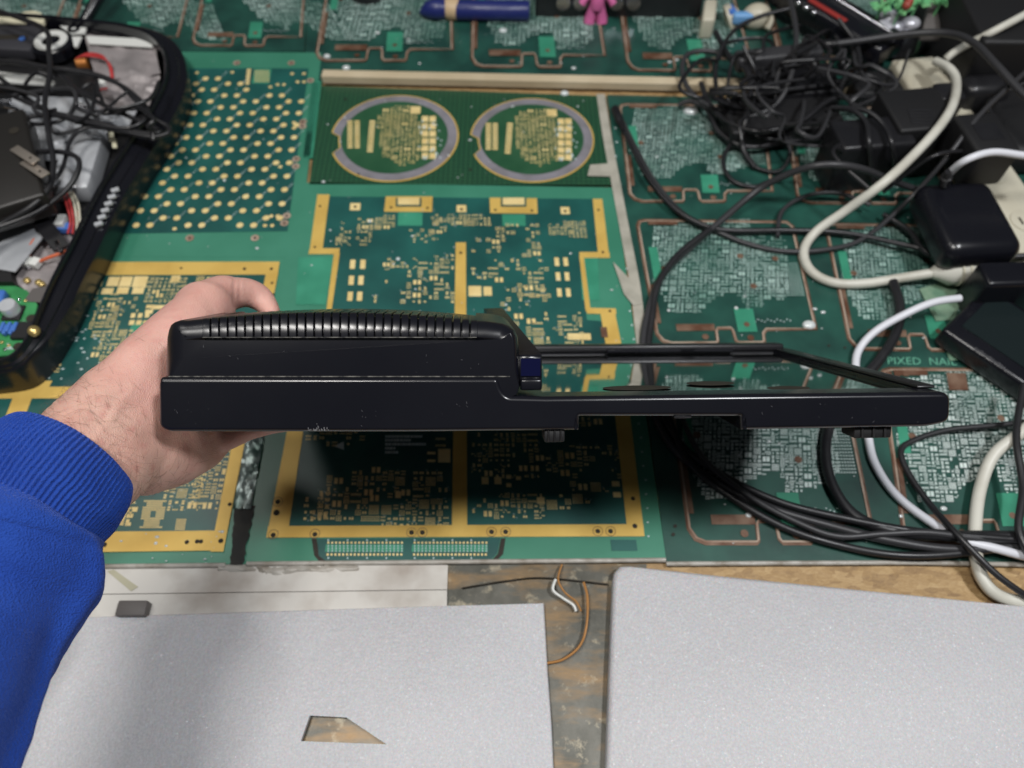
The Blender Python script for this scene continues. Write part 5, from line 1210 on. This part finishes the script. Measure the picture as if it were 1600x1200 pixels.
cable('cool white cable arching into the rounded wall adapter', [(1660, 250, .08), (1600, 243, .085), (1550, 238, .088), (1510, 250, .084), (1484, 270, .066), (1476, 282, .058)], .0030, 'cord_cool', 'white_cable')
cable('cool white cable looping from the screen box down under the console', [(1500, 466, .03), (1460, 472, .03), (1420, 488, .026), (1370, 516, .016), (1343, 545, .008), (1337, 575, .006), (1344, 620, .005), (1356, 680, .005), (1366, 722, .005), (1395, 768, .005), (1440, 806, .006), (1500, 842, .012), (1560, 858, .014), (1640, 880, .010)], .0030, 'cord_cool', 'white_cable', n=10, seg=12)
cable('thick grey white cable bending at the lower right edge', [(1640, 640, .03), (1590, 680, .024), (1552, 712, .016), (1532, 762, .010), (1524, 820, .010), (1526, 874, .010), (1542, 915, .008), (1575, 936, .006), (1640, 945, .006)], .0042, 'cord_white', 'white_cable', n=10, seg=12)
CB = [('pair cable from the tape seam sweeping right across the routed panel', [(963, 176, .004), (985, 225, .010), (1012, 275, .012), (1050, 322, .010), (1095, 350, .009), (1140, 360, .008), (1230, 360, .007), (1320, 364, .008), (1420, 384, .012), (1500, 402, .02), (1620, 400, .02)], .0024, 'rubber'),
      ('second cable of the pair beside the tape seam', [(967, 178, .004), (993, 230, .006), (1022, 282, .008), (1065, 332, .006), (1110, 356, .006), (1160, 378, .005), (1220, 392, .005), (1290, 390, .006), (1350, 372, .008), (1420, 312, .02), (1480, 245, .055), (1540, 170, .075), (1640, 80, .08)], .0022, 'rubber_grey'),
      ('grey cable crossing diagonally from the adapters to behind the console', [(1460, 305, .01), (1400, 285, .03), (1340, 262, .058), (1280, 258, .060), (1225, 275, .04), (1180, 300, .02), (1130, 342, .012), (1080, 385, .008), (1035, 430, .006), (1012, 490, .005), (1004, 545, .004), (1010, 610, .004), (1045, 690, .004), (1110, 748, .004), (1200, 792, .005), (1300, 822, .006), (1400, 846, .010), (1500, 858, .012), (1660, 850, .012)], .0030, 'rubber_grey'),
      ('cable running parallel down the dark gap behind the console', [(1110, 358, .012), (1060, 398, .010), (1028, 445, .008), (1018, 500, .006), (1013, 545, .005), (1020, 610, .005), (1060, 690, .005), (1125, 740, .006), (1220, 785, .007), (1330, 812, .009), (1430, 830, .013), (1520, 838, .016), (1680, 850, .016)], .0028, 'rubber'),
      ('lower fanned cable under the console shadow', [(1040, 640, .006), (1075, 720, .006), (1140, 775, .006), (1230, 826, .006), (1330, 856, .007), (1420, 868, .010), (1520, 862, .012), (1660, 840, .012)], .0027, 'rubber'),
      ('braided cable emerging from the console shadow', [(1060, 640, .008), (1098, 715, .008), (1170, 775, .008), (1250, 818, .009), (1310, 838, .010), (1380, 834, .013), (1450, 832, .016), (1540, 842, .016), (1680, 848, .014)], .0023, 'rubber_grey'),
      ('thick cable dropping from behind the console foot', [(1395, 440, .012), (1406, 480, .012), (1400, 520, .010), (1372, 565, .008), (1330, 610, .006), (1298, 660, .006), (1290, 710, .006), (1302, 762, .006), (1335, 805, .007), (1390, 828, .010), (1470, 836, .013), (1560, 838, .014), (1700, 838, .014)], .0040, 'rubber'),
      ('thin cable wandering right of the console end', [(1640, 655, .012), (1560, 664, .01), (1480, 672, .007), (1428, 688, .005), (1408, 705, .005), (1420, 740, .006), (1455, 790, .010), (1500, 840, .020), (1560, 900, .018), (1640, 955, .010)], .0022, 'rubber'),
      ('cable hanging at the right border beside the cream cable', [(1600, 600, .03), (1588, 680, .028), (1598, 760, .024), (1592, 830, .022), (1620, 880, .02)], .0026, 'rubber'),
      ('flat cable from the slim brick arching to the right corner', [(1284, 71, .040), (1340, 64, .046), (1420, 53, .056), (1480, 52, .066), (1520, 66, .078), (1555, 100, .085), (1600, 148, .085), (1660, 200, .085)], .0034, 'rubber_grey'),
      ('big loop dangling left of the cable pile', [(1118, 50, .02), (1140, 90, .03), (1168, 112, .04), (1172, 150, .036), (1164, 190, .03), (1160, 230, .012), (1180, 262, .006)], .0030, 'rubber'),
      ('round loop on the batten end', [(1160, 96, .02), (1110, 80, .022), (1075, 85, .022), (1066, 110, .02), (1080, 145, .018), (1120, 172, .018), (1170, 182, .022), (1215, 160, .03), (1238, 110, .044), (1244, 50, .05), (1232, -10, .05)], .0027, 'rubber_grey'),
      ('thin loop beside the white toy', [(1240, 12, .05), (1190, 25, .045), (1150, 45, .04), (1125, 80, .035), (1118, 115, .03), (1125, 150, .025), (1170, 205, .02), (1230, 220, .016), (1290, 215, .014)], .0021, 'rubber'),
      ('cable coil at the left foot of the pile', [(1060, 165, .01), (1078, 158, .014), (1105, 172, .014), (1122, 205, .012), (1160, 228, .012), (1210, 225, .012), (1255, 205, .014)], .0025, 'rubber'),
      ('middle coil drooping onto the routed panel', [(1145, 220, .01), (1130, 250, .006), (1142, 280, .005), (1175, 292, .005), (1200, 284, .006), (1235, 268, .02), (1290, 255, .05)], .0021, 'rubber'),
      ('grey coil ring above the thick cord', [(1215, 370, .006), (1222, 330, .008), (1260, 306, .01), (1310, 302, .012), (1360, 320, .014)], .0020, 'rubber_grey'),
      ('inner ring of the hanging coil', [(1160, 230, .012), (1175, 258, .006), (1215, 268, .006), (1235, 240, .014), (1225, 205, .022), (1255, 195, .03), (1310, 190, .05)], .0019, 'rubber'),
      ('cable draped over the middle adapter', [(1290, 172, .04), (1330, 172, .058), (1352, 190, .060), (1358, 225, .060), (1362, 270, .025), (1372, 300, .01)], .0024, 'rubber'),
      ('second cable draped over the middle adapter', [(1300, 168, .05), (1350, 172, .062), (1380, 195, .061), (1394, 228, .058), (1398, 270, .022)], .0022, 'rubber'),
      ('upper wide loop over the black bricks', [(1110, 140, .02), (1160, 150, .034), (1230, 140, .036), (1300, 130, .034), (1340, 110, .036), (1338, 70, .04), (1310, 30, .05)], .0024, 'rubber'),
      ('slack loop in front of the flat supply', [(1095, 130, .016), (1120, 178, .02), (1180, 205, .028), (1250, 190, .032), (1300, 155, .034), (1365, 150, .03), (1378, 130, .026), (1350, 118, .024), (1310, 140, .03)], .0026, 'rubber'),
      ('cable tail running over the boxy adapter to the corner', [(1380, 300, .02), (1430, 262, .05), (1470, 240, .066), (1530, 232, .05), (1560, 200, .05), (1545, 160, .05), (1600, 130, .06)], .0018, 'rubber'),
      ('short black lead below the rounded adapter', [(1380, 335, .01), (1420, 360, .012), (1450, 396, .016), (1520, 405, .02), (1640, 396, .03)], .0024, 'rubber')]
for lab, pts, r, m_ in CB: cable('black ' + lab, pts, r, m_, group='cables on the right half of the bench')

# thin loops that cannot be told apart inside the two tangles
def tangle(n, seed, cx, cy, rx, ry, z0, z1, label, group, rmin, rmax):
    rg = Rg(seed)
    for k in range(n):
        x, y = cx + rg.uniform(-rx, rx) * .8, cy + rg.uniform(-ry, ry) * .8; a0 = rg.uniform(0, 6.28); tw = rg.choice((-1, 1)); pts = []
        ex, ey = rx * rg.uniform(.2, .6), ry * rg.uniform(.2, .6); m_ = rg.randint(5, 9); dx_, dy_ = rg.uniform(-16, 16), rg.uniform(-7, 9)
        for i in range(m_):
            a = a0 + tw * (i * .8 + .5 * math.sin(i * 1.3 + k)); s_ = 1 + .4 * math.sin(i * 1.7 + k)
            pts.append((x + math.cos(a) * ex * s_ + i * dx_, y + math.sin(a) * ey * s_ + i * dy_, z0 + (z1 - z0) * (.5 + .5 * math.sin(i * .9 + k * 2.1))))
        cable(label, pts, rg.uniform(rmin, rmax), 'rubber' if k % 3 else 'rubber_grey', group=group, n=7, seg=6)
tangle(11, 5, 1225, 130, 105, 70, .026, .062, 'thin black cable looped inside the tangled pile by the wooden strip', 'loops of the tangled cable pile', .0014, .0026)
tangle(8, 77, 1250, 140, 175, 90, .012, .058, 'stray black cable loop spilling around the edge of the tangled pile', 'stray loops around the cable pile', .0013, .0024)
tangle(5, 21, 110, 155, 100, 45, .046, .060, 'thin black cable coiled over the metal parts in the opened shell', 'coils in the opened shell', .0014, .0021)

# moulded plugs on loose cable ends
for lab, p0, p1, r in (('small black barrel plug at the loose cable end beside the tape seam', (961, 170, .005), (975, 205, .009), .0042), ('black moulded plug where a cable meets the rounded wall adapter', (1476, 286, .055), (1482, 268, .070), .0046), ('black moulded strain relief at the right end of the slim brick', (1284, 71, .039), (1310, 68, .043), .0050)):
    a, b = P(*p0), P(*p1); d = b - a; t = thing('cable_plug', lab, 'plug', a)
    part('body', G().tube([a - d * .02, a, a + d * .55, a + d * .6, b], [r * .8, r, r, r * .7, r * .55], 14), M['black_satin'], t, 40)
    for k in range(3): part('relief_ring', G().tube([a + d * (.64 + .11 * k), a + d * (.69 + .11 * k)], r * (.82 - .08 * k), 12), M['black_matt'], t, 40)
